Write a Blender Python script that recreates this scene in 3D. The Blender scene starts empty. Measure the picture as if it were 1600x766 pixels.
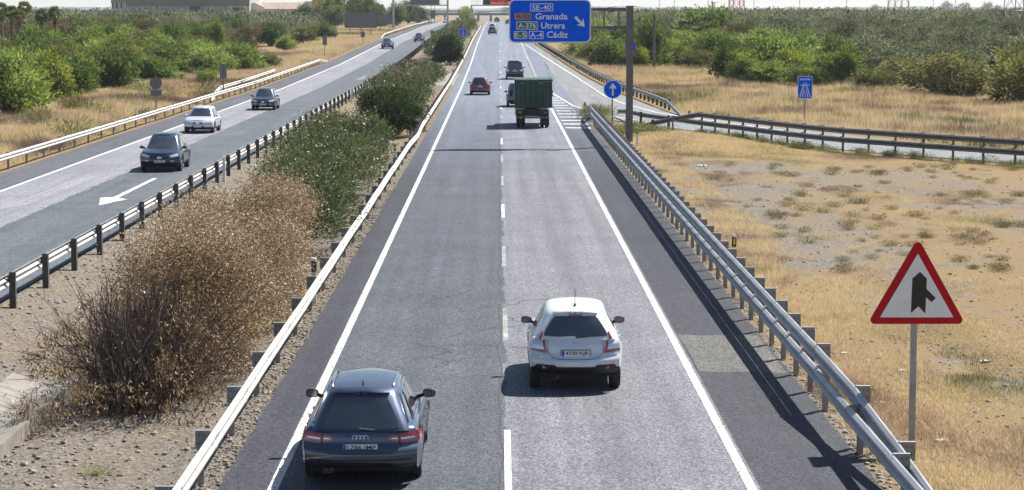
import bpy, bmesh, math, random
import numpy as np
from mathutils import Vector, Matrix, Euler, noise

R = random.Random(7)
rng = np.random.default_rng(11)
PI = math.pi
scene = bpy.context.scene
COL = scene.collection

# ------------------------------------------------------------------ camera, world, sun
cam_d = bpy.data.cameras.new('camera')
cam = bpy.data.objects.new('camera', cam_d); COL.objects.link(cam)
cam_d.sensor_width = 36.0
cam_d.lens = 3500.0 / 1600 * 36
cam_d.clip_start = 0.5
cam_d.clip_end = 30000
cam.location = (0, 0, 7.2)
PITCH = math.atan(368 / 3500); YAW = math.atan(20 / 3500)
cam.rotation_euler = Euler((PI / 2 - PITCH, 0, -YAW), 'XYZ')
scene.camera = cam

SUN = Vector((0.57, 0.60, 1.0)).normalized()
SUN_EL = math.asin(SUN.z); SUN_AZ = math.atan2(SUN.x, SUN.y)
w = bpy.data.worlds.new('World'); scene.world = w; w.use_nodes = True
nt = w.node_tree; nt.nodes.clear()
wo = nt.nodes.new('ShaderNodeOutputWorld'); bg = nt.nodes.new('ShaderNodeBackground')
sky = nt.nodes.new('ShaderNodeTexSky'); sky.sky_type = 'NISHITA'; sky.sun_disc = False
sky.sun_elevation = SUN_EL; sky.sun_rotation = SUN_AZ
sky.air_density = 1.0; sky.dust_density = 0.4; sky.ozone_density = 2.0; sky.altitude = 0
bg.inputs['Strength'].default_value = 0.050
nt.links.new(sky.outputs[0], bg.inputs['Color']); nt.links.new(bg.outputs[0], wo.inputs['Surface'])
sd = bpy.data.lights.new('sun', 'SUN'); sd.energy = 5.0; sd.angle = math.radians(0.53); sd.color = (1.0, 0.955, 0.88)
so = bpy.data.objects.new('sun', sd); COL.objects.link(so)
so.rotation_euler = (-SUN).to_track_quat('-Z', 'Y').to_euler(); so.location = (40, 40, 90)
scene.view_settings.view_transform = 'Standard'; scene.view_settings.look = 'None'
scene.view_settings.exposure = 1.0; scene.view_settings.gamma = 1.0
scene.view_settings.use_curve_mapping = False
scene.cycles.max_bounces = 6; scene.cycles.volume_bounces = 1
scene.cycles.transparent_max_bounces = 8

# ------------------------------------------------------------------ helpers
PZ = [(-200, 0), (205, 0), (282, .4), (380, 1.5), (593, 2.75), (800, 3.0), (1050, .3), (1300, .3), (1800, 2.0), (1e6, 2.0)]
def lerp_table(T, x):
    if x <= T[0][0]: return T[0][1]
    for (a, b), (c, d) in zip(T, T[1:]):
        if x <= c:
            return b + (d - b) * (x - a) / (c - a)
    return T[-1][1]
def zp(Y): return lerp_table(PZ, Y)
zp_x = np.array([p[0] for p in PZ], float); zp_y = np.array([p[1] for p in PZ], float)
def npzp(Y): return np.interp(Y, zp_x, zp_y)

def thing(name, label, cat, loc=(0, 0, 0), rotz=0, group=None):
    o = bpy.data.objects.new(name, None); COL.objects.link(o)
    o.empty_display_size = .2
    o.location = loc; o.rotation_euler = (0, 0, rotz); o['label'] = label; o['category'] = cat
    if group: o['group'] = group
    return o
def tag(o, label=None, cat=None, group=None, kind=None):
    if label: o['label'] = label
    if cat: o['category'] = cat
    if group: o['group'] = group
    if kind: o['kind'] = kind
    return o
def place(name, me, parent=None, loc=(0, 0, 0), rot=(0, 0, 0), scale=(1, 1, 1), kind=None, label=None):
    o = bpy.data.objects.new(name, me); COL.objects.link(o)
    if parent: o.parent = parent
    o.location = loc; o.rotation_euler = rot; o.scale = scale
    if kind: o['kind'] = kind
    if label: o['label'] = label
    return o

class MB:
    def __init__(s): s.v = []; s.f = []; s.m = []
    def add(s, vs, fs, m=0):
        b = len(s.v); s.v += [tuple(p) for p in vs]; s.f += [tuple(b + i for i in f) for f in fs]; s.m += [m] * len(fs); return s
    def box(s, c, d, m=0, rz=0, taper=1.0):
        x, y, z = d[0] / 2, d[1] / 2, d[2] / 2
        P = []
        for zz in (-z, z):
            t = taper if zz > 0 else 1
            for (a, b) in ((-x, -y), (x, -y), (x, y), (-x, y)):
                a *= t; b *= t
                P.append((c[0] + a * math.cos(rz) - b * math.sin(rz), c[1] + a * math.sin(rz) + b * math.cos(rz), c[2] + zz))
        return s.add(P, [(3, 2, 1, 0), (4, 5, 6, 7), (0, 1, 5, 4), (1, 2, 6, 5), (2, 3, 7, 6), (3, 0, 4, 7)], m)
    def tube(s, pts, r, n=8, m=0, caps=True):
        pts = [Vector(p) for p in pts]; k = len(pts)
        rs = r if isinstance(r, (list, tuple)) else [r] * k
        V = []; F = []
        up = Vector((0, 0, 1))
        for i, p in enumerate(pts):
            d = (pts[min(i + 1, k - 1)] - pts[max(i - 1, 0)]).normalized()
            a = d.cross(up if abs(d.z) < .95 else Vector((1, 0, 0))).normalized(); b = d.cross(a)
            for j in range(n):
                t = 2 * PI * j / n
                V.append(p + (a * math.cos(t) + b * math.sin(t)) * rs[i])
        for i in range(k - 1):
            for j in range(n):
                F.append((i * n + j, i * n + (j + 1) % n, (i + 1) * n + (j + 1) % n, (i + 1) * n + j))
        if caps:
            F.append(tuple(range(n - 1, -1, -1))); F.append(tuple((k - 1) * n + j for j in range(n)))
        return s.add(V, F, m)
    def prism(s, poly, y0, y1, m=0):      # poly in x,z ; extruded along y
        n = len(poly)
        V = [(x, y0, z) for x, z in poly] + [(x, y1, z) for x, z in poly]
        F = [tuple(range(n)), tuple(range(2 * n - 1, n - 1, -1))] + [(i, i + n, (i + 1) % n + n, (i + 1) % n) for i in range(n)]
        return s.add(V, F, m)
    def lathe(s, prof, c=(0, 0, 0), axis='x', n=28, m=0):   # prof (r, a)
        V = []; F = []; k = len(prof)
        for r, a in prof:
            for j in range(n):
                t = 2 * PI * j / n
                q = (a, r * math.cos(t), r * math.sin(t)) if axis == 'x' else ((r * math.cos(t), a, r * math.sin(t)) if axis == 'y' else (r * math.cos(t), r * math.sin(t), a))
                V.append((c[0] + q[0], c[1] + q[1], c[2] + q[2]))
        for i in range(k - 1):
            for j in range(n):
                F.append((i * n + j, i * n + (j + 1) % n, (i + 1) * n + (j + 1) % n, (i + 1) * n + j))
        return s.add(V, F, m)
    def mesh(s, name, mats, smooth=None, fixn=True):
        me = bpy.data.meshes.new(name); me.from_pydata(s.v, [], s.f)
        mats = mats if isinstance(mats, (list, tuple)) else [mats]
        for mt in mats: me.materials.append(mt)
        me.polygons.foreach_set('material_index', s.m)
        if fixn:
            bm = bmesh.new(); bm.from_mesh(me); bmesh.ops.recalc_face_normals(bm, faces=bm.faces); bm.to_mesh(me); bm.free()
        if smooth:
            me.polygons.foreach_set('use_smooth', [True] * len(me.polygons))
            me.set_sharp_from_angle(angle=math.radians(smooth))
        me.update(); return me
    def obj(s, name, mats, parent=None, loc=(0, 0, 0), rot=(0, 0, 0), smooth=None, kind=None, label=None):
        return place(name, s.mesh(name, mats, smooth), parent, loc, rot, kind=kind, label=label)

def fast_mesh(name, V, F, mats, attr=None, smooth=False):
    """V (n,3); F (m,3|4) int; attr per-vertex float 'v'"""
    me = bpy.data.meshes.new(name)
    V = np.ascontiguousarray(V, dtype=np.float32); F = np.ascontiguousarray(F, dtype=np.int32)
    k = F.shape[1]
    me.vertices.add(len(V)); me.vertices.foreach_set('co', V.ravel())
    me.loops.add(F.size); me.loops.foreach_set('vertex_index', F.ravel())
    me.polygons.add(len(F)); me.polygons.foreach_set('loop_start', np.arange(0, F.size, k, dtype=np.int32))
    me.update(calc_edges=True)
    if attr is not None:
        a = me.attributes.new('v', 'FLOAT', 'POINT'); a.data.foreach_set('value', np.ascontiguousarray(attr, dtype=np.float32))
    if smooth: me.polygons.foreach_set('use_smooth', [True] * len(F))
    for m in (mats if isinstance(mats, (list, tuple)) else [mats]): me.materials.append(m)
    return me

# ------------------------------------------------------------------ materials
class NT:
    def __init__(s, name):
        s.mat = bpy.data.materials.new(name); s.mat.use_nodes = True; s.t = s.mat.node_tree; s.t.nodes.clear()
        s.out = s.t.nodes.new('ShaderNodeOutputMaterial')
    def n(s, typ, **kw):
        nd = s.t.nodes.new(typ)
        for k, v in kw.items():
            if k.startswith('_'): setattr(nd, k[1:], v)
            else:
                try: nd.inputs[k.replace('__', ' ')].default_value = v
                except KeyError: nd.inputs[int(k[1:])].default_value = v
        return nd
    def l(s, a, b): s.t.links.new(a, b)
    def math(s, op, a, b=None, clamp=False):
        nd = s.t.nodes.new('ShaderNodeMath'); nd.operation = op; nd.use_clamp = clamp
        for i, x in enumerate((a, b)):
            if x is None: continue
            if isinstance(x, (int, float)): nd.inputs[i].default_value = x
            else: s.l(x, nd.inputs[i])
        return nd.outputs[0]
    def mix(s, f, a, b, mode='MIX'):
        nd = s.t.nodes.new('ShaderNodeMix'); nd.data_type = 'RGBA'; nd.blend_type = mode
        for i, x in ((0, f), (6, a), (7, b)):
            if isinstance(x, (int, float)): nd.inputs[i].default_value = x
            elif isinstance(x, tuple): nd.inputs[i].default_value = (*x[:3], 1)
            else: s.l(x, nd.inputs[i])
        return nd.outputs[2]
    def noise(s, vec, scale, detail=3, rough=.55, dist=0):
        nd = s.n('ShaderNodeTexNoise', Scale=scale, Detail=detail, Roughness=rough, Distortion=dist)
        if vec is not None: s.l(vec, nd.inputs['Vector'])
        return nd.outputs[0]
    def ramp(s, f, stops, interp='LINEAR'):
        nd = s.t.nodes.new('ShaderNodeValToRGB'); e = nd.color_ramp.elements; nd.color_ramp.interpolation = interp
        while len(e) < len(stops): e.new(.5)
        for el, (p, c) in zip(e, stops):
            el.position = p; el.color = (*c, 1) if len(c) == 3 else c
        s.l(f, nd.inputs[0]); return nd.outputs[0]
    def maprange(s, f, a, b, c=0, d=1):
        nd = s.n('ShaderNodeMapRange'); s.l(f, nd.inputs[0])
        for i, x in enumerate((a, b, c, d)): nd.inputs[i + 1].default_value = x
        return nd.outputs[0]
    def pos(s):
        g = s.n('ShaderNodeNewGeometry'); return g.outputs['Position']
    def sep(s, v):
        nd = s.n('ShaderNodeSeparateXYZ'); s.l(v, nd.inputs[0]); return nd.outputs
    def bump(s, h, strength, dist):
        nd = s.n('ShaderNodeBump', Strength=strength, Distance=dist); s.l(h, nd.inputs['Height']); return nd.outputs[0]
    def princ(s, color, rough=.5, metal=0, spec=.5, normal=None, coat=0, emis=None, es=0):
        p = s.n('ShaderNodeBsdfPrincipled')
        for k, x in (('Base Color', color), ('Roughness', rough), ('Metallic', metal)):
            if isinstance(x, (int, float)): p.inputs[k].default_value = x
            elif isinstance(x, tuple): p.inputs[k].default_value = (*x[:3], 1)
            else: s.l(x, p.inputs[k])
        p.inputs['Specular IOR Level'].default_value = spec
        if coat: p.inputs['Coat Weight'].default_value = coat; p.inputs['Coat Roughness'].default_value = .04; p.inputs['Coat IOR'].default_value = 2.0
        if normal: s.l(normal, p.inputs['Normal'])
        if emis: p.inputs['Emission Color'].default_value = (*emis, 1); p.inputs['Emission Strength'].default_value = es
        s.l(p.outputs[0], s.out.inputs[0]); return p

def M_simple(name, col, rough=.5, metal=0, spec=.5, var=.12, scale=6, coat=0, bump=0, emis=None, es=0):
    t = NT(name); tc = t.n('ShaderNodeTexCoord').outputs['Object']
    nz = t.noise(tc, scale, 4)
    c = t.mix(t.maprange(nz, .3, .7), tuple(x * (1 - var) for x in col), tuple(min(1, x * (1 + var)) for x in col))
    nrm = t.bump(t.noise(tc, scale * 8, 3), bump, .01) if bump else None
    rr = t.maprange(t.noise(tc, scale * 2.3, 3), .3, .7, max(.02, rough * .85), min(1, rough * 1.15))
    t.princ(c, rr, metal, spec, nrm, coat, emis, es); return t.mat

def M_paint(name, col, metal=.3, rough=.35):
    t = NT(name); tc = t.n('ShaderNodeTexCoord').outputs['Object']
    z = t.sep(tc)[2]
    dust = t.math('MULTIPLY', t.maprange(z, .75, .15), t.maprange(t.noise(tc, 5, 4), .3, .75))
    c = t.mix(t.math('MULTIPLY', dust, .4), col, (.10, .09, .08))
    c = t.mix(t.math('MULTIPLY', t.maprange(t.noise(tc, 2.2, 5), .45, .8), .05), c, (.3, .28, .25))
    rr = t.math('ADD', rough, t.math('MULTIPLY', dust, .35))
    t.princ(c, rr, metal, .5, None, .9); return t.mat

def M_leaf(name, stops, trans=.35, rough=.45, spec=.4, objvar=.35, tint=(1.5, 1.5, .7)):
    t = NT(name)
    at = t.n('ShaderNodeAttribute', _attribute_name='v').outputs['Fac']
    oi = t.n('ShaderNodeObjectInfo').outputs['Random']
    f = t.math('ADD', at, t.math('MULTIPLY', t.math('SUBTRACT', oi, .5), objvar), True)
    c = t.ramp(f, stops)
    p = t.n('ShaderNodeBsdfPrincipled', Roughness=rough); p.inputs['Specular IOR Level'].default_value = spec
    t.l(c, p.inputs['Base Color'])
    tr = t.n('ShaderNodeBsdfTranslucent')
    c2 = t.mix(1.0, c, tint, 'MULTIPLY'); t.l(c2, tr.inputs[0])
    ms = t.n('ShaderNodeMixShader'); ms.inputs[0].default_value = trans
    t.l(p.outputs[0], ms.inputs[1]); t.l(tr.outputs[0], ms.inputs[2]); t.l(ms.outputs[0], t.out.inputs[0])
    return t.mat

# asphalt: lanes of different age side by side, by metric x
def M_asphalt(name, kind):
    t = NT(name); P = t.pos(); x, y, z = t.sep(P)
    tc = P
    fine = t.noise(tc, 60, 2, .7)
    grain = t.n('ShaderNodeTexVoronoi', Scale=38.0); t.l(tc, grain.inputs['Vector'])
    speck = t.math('ADD', t.math('MULTIPLY', fine, .3), t.math('MULTIPLY', t.sep(grain.outputs['Color'])[0], .7))
    big = t.noise(tc, .35, 4); mid = t.noise(tc, 2.2, 4)
    # stretched along the road: tyre tracks and drips
    mp = t.n('ShaderNodeMapping'); mp.inputs['Scale'].default_value = (2.4, .035, 1); t.l(tc, mp.inputs['Vector'])
    streak = t.noise(mp.outputs[0], 1.0, 4)
    wob = t.math('MULTIPLY', t.math('SUBTRACT', t.noise(tc, .55, 3), .5), .42)
    wob = t.math('ADD', wob, t.math('MULTIPLY', t.math('SUBTRACT', t.noise(tc, 6, 3), .5), .07))
    xw = t.math('ADD', x, wob)
    if kind == 'main':
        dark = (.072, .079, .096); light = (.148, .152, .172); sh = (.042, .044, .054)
        m_r = t.maprange(xw, .10, .13)                     # right lane newer, paler surface
        c = t.mix(m_r, dark, light)
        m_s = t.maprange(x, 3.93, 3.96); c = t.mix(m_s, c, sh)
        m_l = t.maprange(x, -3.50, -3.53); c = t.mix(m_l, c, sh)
        # far road painted paler and bluer, standing in for grazing sky reflection
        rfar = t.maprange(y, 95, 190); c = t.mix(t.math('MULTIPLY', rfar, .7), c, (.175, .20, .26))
        # oil strip in the middle of the right lane and paler wheel tracks
        tr = t.math('ABSOLUTE', t.math('SUBTRACT', x, 2.0))
        oil = t.math('MULTIPLY', t.maprange(tr, .7, 0), .22)
        c = t.mix(oil, c, (.05, .05, .055))
        rough0 = .44
    elif kind == 'left':
        dark = (.092, .105, .120); light = (.205, .209, .235); sh = (.086, .091, .100)
        m_r = t.maprange(xw, -16.55, -16.60); c = t.mix(m_r, dark, light)
        c = t.mix(t.maprange(x, -19.95, -19.98), c, sh)
        rough0 = .42
    elif kind == 'patch':
        c = t.mix(mid, (.088, .088, .086), (.125, .123, .118)); rough0 = .62
    else:
        c = t.mix(mid, (.16, .165, .175), (.20, .205, .215)); rough0 = .5
    c = t.mix(1.0, c, t.ramp(speck, [(.25, (.42, .42, .42)), (.5, (.95, .95, .95)), (.75, (1.7, 1.7, 1.69))]), 'MULTIPLY')
    c = t.mix(1.0, c, t.ramp(streak, [(.3, (.82, .82, .82)), (.7, (1.16, 1.16, 1.15))]), 'MULTIPLY')
    c = t.mix(1.0, c, t.ramp(big, [(.3, (.88, .88, .88)), (.7, (1.1, 1.1, 1.1))]), 'MULTIPLY')
    # faint transverse joints
    yy = t.math('ABSOLUTE', t.math('SUBTRACT', t.math('FRACT', t.math('ADD', t.math('MULTIPLY', y, .163), t.math('MULTIPLY', t.noise(tc, .9, 3), .01))), .5))
    jt = t.math('MULTIPLY', t.maprange(yy, .0032, .0), t.maprange(t.noise(tc, 1.3, 2), .42, .6))
    c = t.mix(t.math('MULTIPLY', jt, .55), c, (.02, .02, .02))
    rough = t.maprange(streak, .3, .7, rough0 + .16, rough0 + .28)
    nr = t.bump(speck, .3, .008)
    t.princ(c, rough, 0, .16, nr)
    return t.mat

def M_marking(name='road_paint', wear=.5, dim=1.0):
    t = NT(name); P = t.pos()
    n1 = t.noise(P, 9, 5, .75); n2 = t.noise(P, 45, 3, .7); n3 = t.noise(P, .8, 3)
    a = t.math('ADD', t.math('MULTIPLY', n1, .6), t.math('MULTIPLY', n2, .4))
    a = t.math('ADD', a, t.math('MULTIPLY', t.math('SUBTRACT', n3, .5), .25))
    m = t.maprange(a, wear + .09, wear + .14)
    c = t.mix(t.noise(P, 3, 4), tuple(x * dim for x in (.60, .59, .56)), tuple(x * dim for x in (.74, .73, .69)))
    c = t.mix(m, c, (.13, .13, .13))
    t.princ(c, .6, 0, .4, t.bump(n2, .25, .01)); return t.mat

def M_ground():
    t = NT('ground_soil'); P = t.pos()
    st = t.n('ShaderNodeAttribute', _attribute_name='v').outputs['Fac']
    n1 = t.noise(P, .45, 5, .6, .4); n2 = t.noise(P, 2.6, 5, .65); n3 = t.noise(P, 17, 4, .7); n4 = t.noise(P, 60, 2, .7)
    vor = t.n('ShaderNodeTexVoronoi', Scale=13.0); t.l(P, vor.inputs['Vector'])
    peb = t.sep(vor.outputs['Color'])[0]
    gravel = t.mix(peb, (.075, .066, .058), (.29, .258, .222))
    gravel = t.mix(t.maprange(n3, .35, .7), gravel, (.165, .145, .122))
    soil = t.mix(n2, (.145, .104, .064), (.29, .212, .130))
    base = t.mix(t.math('MULTIPLY', t.maprange(n1, .42, .62), t.maprange(st, .05, .4, .25, 1)), gravel, soil)
    straw = t.mix(n3, (.21, .145, .068), (.42, .31, .155))
    straw = t.mix(t.maprange(n4, .3, .7), straw, (.155, .105, .055))
    f = t.math('ADD', st, t.math('MULTIPLY', t.math('SUBTRACT', n2, .5), 1.3))
    f = t.math('ADD', f, t.math('MULTIPLY', t.math('SUBTRACT', n1, .5), 1.2))
    c = t.mix(t.maprange(f, .38, .62), base, straw)
    c = t.mix(1.0, c, t.ramp(n4, [(.3, (.45, .45, .45)), (.5, (1, 1, 1)), (.7, (1.45, 1.45, 1.45))]), 'MULTIPLY')
    h = t.math('ADD', t.math('MULTIPLY', vor.outputs['Distance'], .5), n3)
    t.princ(c, .95, 0, .15, t.bump(h, .8, .05)); return t.mat

MAT = {}
MAT['asph_main'] = M_asphalt('asphalt_main', 'main'); MAT['asph_left'] = M_asphalt('asphalt_left', 'left')
MAT['asph_ramp'] = M_asphalt('asphalt_ramp', 'ramp'); MAT['asph_patch'] = M_asphalt('asphalt_patch', 'patch')
MAT['mark'] = M_marking('road_paint', .50); MAT['mark_worn'] = M_marking('road_paint_worn', .37, .62); MAT['mark_edge'] = M_marking('road_paint_edge', .425)
MAT['ground'] = M_ground()
MAT['concrete'] = M_simple('concrete', (.22, .205, .18), .9, var=.25, scale=3, bump=.4)
MAT['steel'] = M_simple('galvanised_steel', (.34, .35, .375), .5, .4, var=.24, scale=1.7, bump=.05)
MAT['steel_w'] = M_simple('weathered_zinc', (.50, .49, .47), .6, .25, var=.2, scale=1.5, bump=.05)
MAT['steel_d'] = M_simple('dull_zinc', (.20, .205, .22), .55, .6, var=.2, scale=3, bump=.05)
MAT['post'] = M_simple('post_steel', (.27, .27, .285), .55, .5, var=.2, scale=5)
MAT['mast'] = M_simple('mast_steel', (.16, .145, .155), .6, .3, var=.12, scale=2)
MAT['black'] = M_simple('black_plastic', (.015, .015, .017), .5, var=.2)
MAT['rubber'] = M_simple('rubber', (.022, .022, .023), .8, var=.25, scale=9)
MAT['rim'] = M_simple('alloy', (.45, .46, .48), .3, .9)
MAT['chrome'] = M_simple('chrome', (.8, .8, .82), .12, 1.0, var=.02)
MAT['glass'] = M_simple('car_glass', (.022, .028, .034), .05, 0, .9, var=.55, scale=2.2, coat=1)
MAT['red_lens'] = M_simple('red_lens', (.38, .012, .018), .15, 0, .6, var=.3, scale=12, coat=.8)
MAT['dark_red_lens'] = M_simple('dark_red_lens', (.18, .01, .015), .15, 0, .6, var=.3, scale=12, coat=.8)
MAT['clear_lens'] = M_simple('clear_lens', (.75, .77, .80), .1, .35, .6, var=.25, scale=14, coat=.8)
MAT['amber'] = M_simple('amber', (.85, .42, .03), .3, 0, .5)
MAT['white'] = M_simple('white_plate', (.80, .80, .80), .4, var=.04)
MAT['white_sign'] = M_simple('sign_white', (.80, .82, .86), .45, var=.05)
MAT['blue_sign'] = M_simple('sign_blue', (.0, .12, .92), .8, 0, .0, var=.12, scale=1.2)
MAT['red_sign'] = M_simple('sign_red', (.50, .008, .018), .5, 0, .15, var=.1)
MAT['green_sign'] = M_simple('sign_green', (.01, .16, .09), .4)
MAT['orange_sign'] = M_simple('sign_orange', (.50, .20, .07), .4)
MAT['ink'] = M_simple('ink', (.012, .011, .013), .45)
MAT['yellow'] = M_simple('reflective_yellow', (.85, .6, .02), .35)
MAT['sign_back'] = M_simple('sign_back', (.155, .17, .20), .5, .45, var=.1)
MAT['eu_blue'] = M_simple('plate_blue', (.01, .05, .5), .4)
MAT['bark'] = M_simple('bark', (.12, .085, .06), .95, var=.35, scale=8, bump=.6)
MAT['twig'] = M_simple('dry_twig', (.085, .062, .05), .9, var=.35, scale=8)
MAT['underbody'] = M_simple('underbody', (.02, .02, .02), .8)
MAT['stone'] = M_simple('stone', (.40, .36, .31), .9, var=.35, scale=4, bump=.3)
MAT['litter'] = M_simple('litter', (.55, .54, .52), .6, var=.15)
MAT['led'] = M_simple('led_red', (.5, .03, .02), .5, emis=(1, .10, .07), es=.8)
MAT['white_wall'] = M_simple('white_wall', (.72, .70, .66), .9, var=.06, scale=.3)
MAT['roof_tile'] = M_simple('roof_tile', (.36, .27, .23), .9, var=.25, scale=1.5, bump=.4)
MAT['ochre'] = M_simple('ochre_wall', (.50, .32, .10), .9, var=.1, scale=.5)
MAT['shed_wall'] = M_simple('shed_wall', (.38, .41, .46), .6, .1, var=.06, scale=.2)
MAT['shed_green'] = M_simple('shed_green', (.15, .20, .17), .6, .1, var=.06, scale=.2)
MAT['shed_dark'] = M_simple('shed_opening', (.03, .035, .045), .5)
MAT['pylon'] = M_simple('pylon_steel', (.33, .34, .35), .6, .5)
MAT['mast_red'] = M_simple('mast_red', (.55, .08, .05), .7)
MAT['tarp'] = M_simple('container_green', (.010, .050, .030), .6, var=.25, scale=2.5)
MAT['tarp_rib'] = M_simple('container_rib', (.022, .085, .055), .6, var=.25, scale=2.5)  # lighter green painted on the ribs so their relief shows in shade
MAT['post_dark'] = M_simple('shaded_post', (.085, .08, .078), .75, .1, var=.25, scale=5)  # shade on the posts' camera side put into a dark base colour
MAT['wood_pole'] = M_simple('wood_pole', (.13, .12, .12), .85, var=.25, scale=4)

# ------------------------------------------------------------------ setting: terrain
def seg_d(px, py, poly):
    best = 1e9
    for (a, b), (c, d) in zip(poly, poly[1:]):
        L = (c - a) ** 2 + (d - b) ** 2
        t = max(0, min(1, ((px - a) * (c - a) + (py - b) * (d - b)) / L))
        best = min(best, math.hypot(px - a - t * (c - a), py - b - t * (d - b)))
    return best
RAMP = [  # y-pair rows: left edge point, right edge point
    ((5.80, 372), (5.9, 374)), ((5.80, 330), (6.9, 332)), ((5.80, 294), (7.8, 294)), ((5.80, 236), (8.9, 236)), ((5.80, 200), (10.1, 200)), ((5.80, 181), (10.8, 181)),
    ((5.80, 169), (11.3, 169)), ((5.82, 158), (12.2, 158)), ((6.6, 150), (13.6, 150)), ((8.4, 143), (15.6, 143)), ((9.9, 139), (17.2, 137.5)), ((12.1, 132), (20.0, 129.0)),
    ((14.2, 126), (22.0, 123.0)), ((15.7, 121), (23.6, 118.5)), ((17.9, 115), (26.0, 113.0)), ((20.6, 110.6), (28.6, 108.6)), ((24.3, 105), (33, 102)), ((31.5, 95.5), (41, 92)), ((43, 82), (53, 78)), ((62, 62), (70, 56))]
ramp_mid = [((a[0] + b[0]) / 2, (a[1] + b[1]) / 2) for a, b in RAMP]
def hump(x, y): return .55 * math.exp(-(((x - 9.8) / 2.9) ** 2 + ((y - 121) / 6.0) ** 2))
def road_mask(x, y):
    """0 on carriageways, 1 well away from them"""
    d = 99
    if x > 5.9: d = x - 5.9
    elif x > -4.3: d = 0
    elif x > -12.3: d = min(-4.3 - x, x + 12.3)
    elif x > -22: d = 0
    else: d = -22 - x
    if x > 3 and 50 < y < 400:
        d = min(d, max(0, seg_d(x, y, ramp_mid) - 4.3))
    return max(0, min(1, d / 1.6))
def ground_z(x, y):
    z = zp(y) - .03
    if y < 3500:
        m = road_mask(x, y)
        if m > 0:
            n = noise.noise(Vector((x * .13, y * .09, 0))) * .16 + noise.noise(Vector((x * .6, y * .6, 3))) * .05
            k = 1.0
            if y < 46: z -= .25 * max(0, 1 - abs(x + 9.15) / 1.3)
            if -12.3 < x < -4.3: k = .6; z -= .28 * m * (1 if y < 185 else 0)
            z += m * n * k
            if x > 6: z += hump(x, y) * m
    return z
def zone(x, y):
    """straw weight"""
    s = .35
    if -12.3 < x < -4.3:
        s = .0 + .40 * max(0, noise.noise(Vector((x * .5, y * .12, 9))))
        if 120 < y < 240: s = .4
        if y > 240: s = .25
    elif x < -22: s = .85
    elif x > 5.9:
        s = .38 + .5 * noise.noise(Vector((x * .16, y * .045, 5)))
        if y < 70: s += .12
        if x < 6.6: s -= .4
        s += .28 if y < 62 else 0; s += .8 * math.exp(-(((x - 9.8) / 4) ** 2 + ((y - 121) / 9) ** 2))
        dr = seg_d(x, y, ramp_mid) if y < 400 else 50
        if dr < 9 and y < 135: s += .5
        if y > 150: s = .85
    return s
def lin(a, b, st): return list(np.arange(a, b, st))
xs = sorted(set([-7000, -5000, -2500, -1200, -700, -400, -250] + lin(-160, -60, 10) + lin(-60, -26, 2) + lin(-26, -3.5, .6) + lin(-3.5, 5.5, 2.2) + lin(5.5, 30, .5) + lin(30, 70, 2) + lin(70, 160, 10) + [160, 250, 400, 700, 1200, 2500, 5000, 7000]))
ys = sorted(set([-60, -20, 0, 15] + lin(25, 75, .7) + lin(75, 170, 1.2) + lin(170, 400, 5) + lin(400, 1400, 25) + [1400, 1600, 1800, 2200, 3000, 4200, 6000, 9000, 13000]))
gv = [(x, y, ground_z(x, y)) for y in ys for x in xs]
ga = [zone(x, y) for y in ys for x in xs]
nx = len(xs)
gf = [(j * nx + i, j * nx + i + 1, (j + 1) * nx + i + 1, (j + 1) * nx + i) for j in range(len(ys) - 1) for i in range(nx - 1)]
place('ground', fast_mesh('ground', gv, gf, MAT['ground'], ga, True), kind='structure')

def strip(name, left, right, Y, mat, dz=0.0, kind='structure'):
    """sheet between x=left(y) and x=right(y)"""
    V = []; F = []
    for y in Y:
        a = left(y) if callable(left) else left; b = right(y) if callable(right) else right
        V += [(a, y, zp(y) + dz), (b, y, zp(y) + dz)]
    for i in range(len(Y) - 1): F.append((2 * i, 2 * i + 1, 2 * i + 3, 2 * i + 2))
    return place(name, fast_mesh(name, V, F, mat), kind=kind)
Yroad = sorted(set([-20, 15, 100, 205, 230, 255, 282, 315, 345, 380, 450, 520, 593, 700, 800, 860, 920, 1000, 1050, 1200, 1300]))
def jag(seed, amp=.05):
    return lambda y: amp * noise.noise(Vector((seed, y * .9, 0))) if y < 250 else 0
Yfine = sorted(set(Yroad + lin(20, 200, .8)))
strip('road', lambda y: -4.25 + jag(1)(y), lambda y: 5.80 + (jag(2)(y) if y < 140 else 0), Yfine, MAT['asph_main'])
strip('road_oncoming', -22.0, lambda y: -12.38 + jag(3, .03)(y), Yfine, MAT['asph_left'])
V = []; F = []
for a, b in RAMP: V += [(a[0], a[1], zp(a[1]) + .001), (b[0], b[1], zp(b[1]) + .001)]
F = [(2 * i + 1, 2 * i, 2 * i + 2, 2 * i + 3) for i in range(len(RAMP) - 1)]
place('road_slip', fast_mesh('road_slip', V, F, MAT['asph_ramp']), kind='structure')
# paler repair patch on the right hand shoulder
def sheet(name, poly, mat, dz=.004, kind='structure'):
    return place(name, fast_mesh(name, [(x, y, zp(y) + dz) for x, y in poly], [tuple(range(len(poly)))], mat), kind=kind)
sheet('road_patch', [(3.99, 44.3), (4.4, 44.1), (5.1, 44.22), (5.72, 43.95), (5.74, 49.2), (5.2, 49.35), (4.5, 49.2), (3.97, 49.45), (4.0, 46.8)], MAT['asph_patch'])

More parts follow.
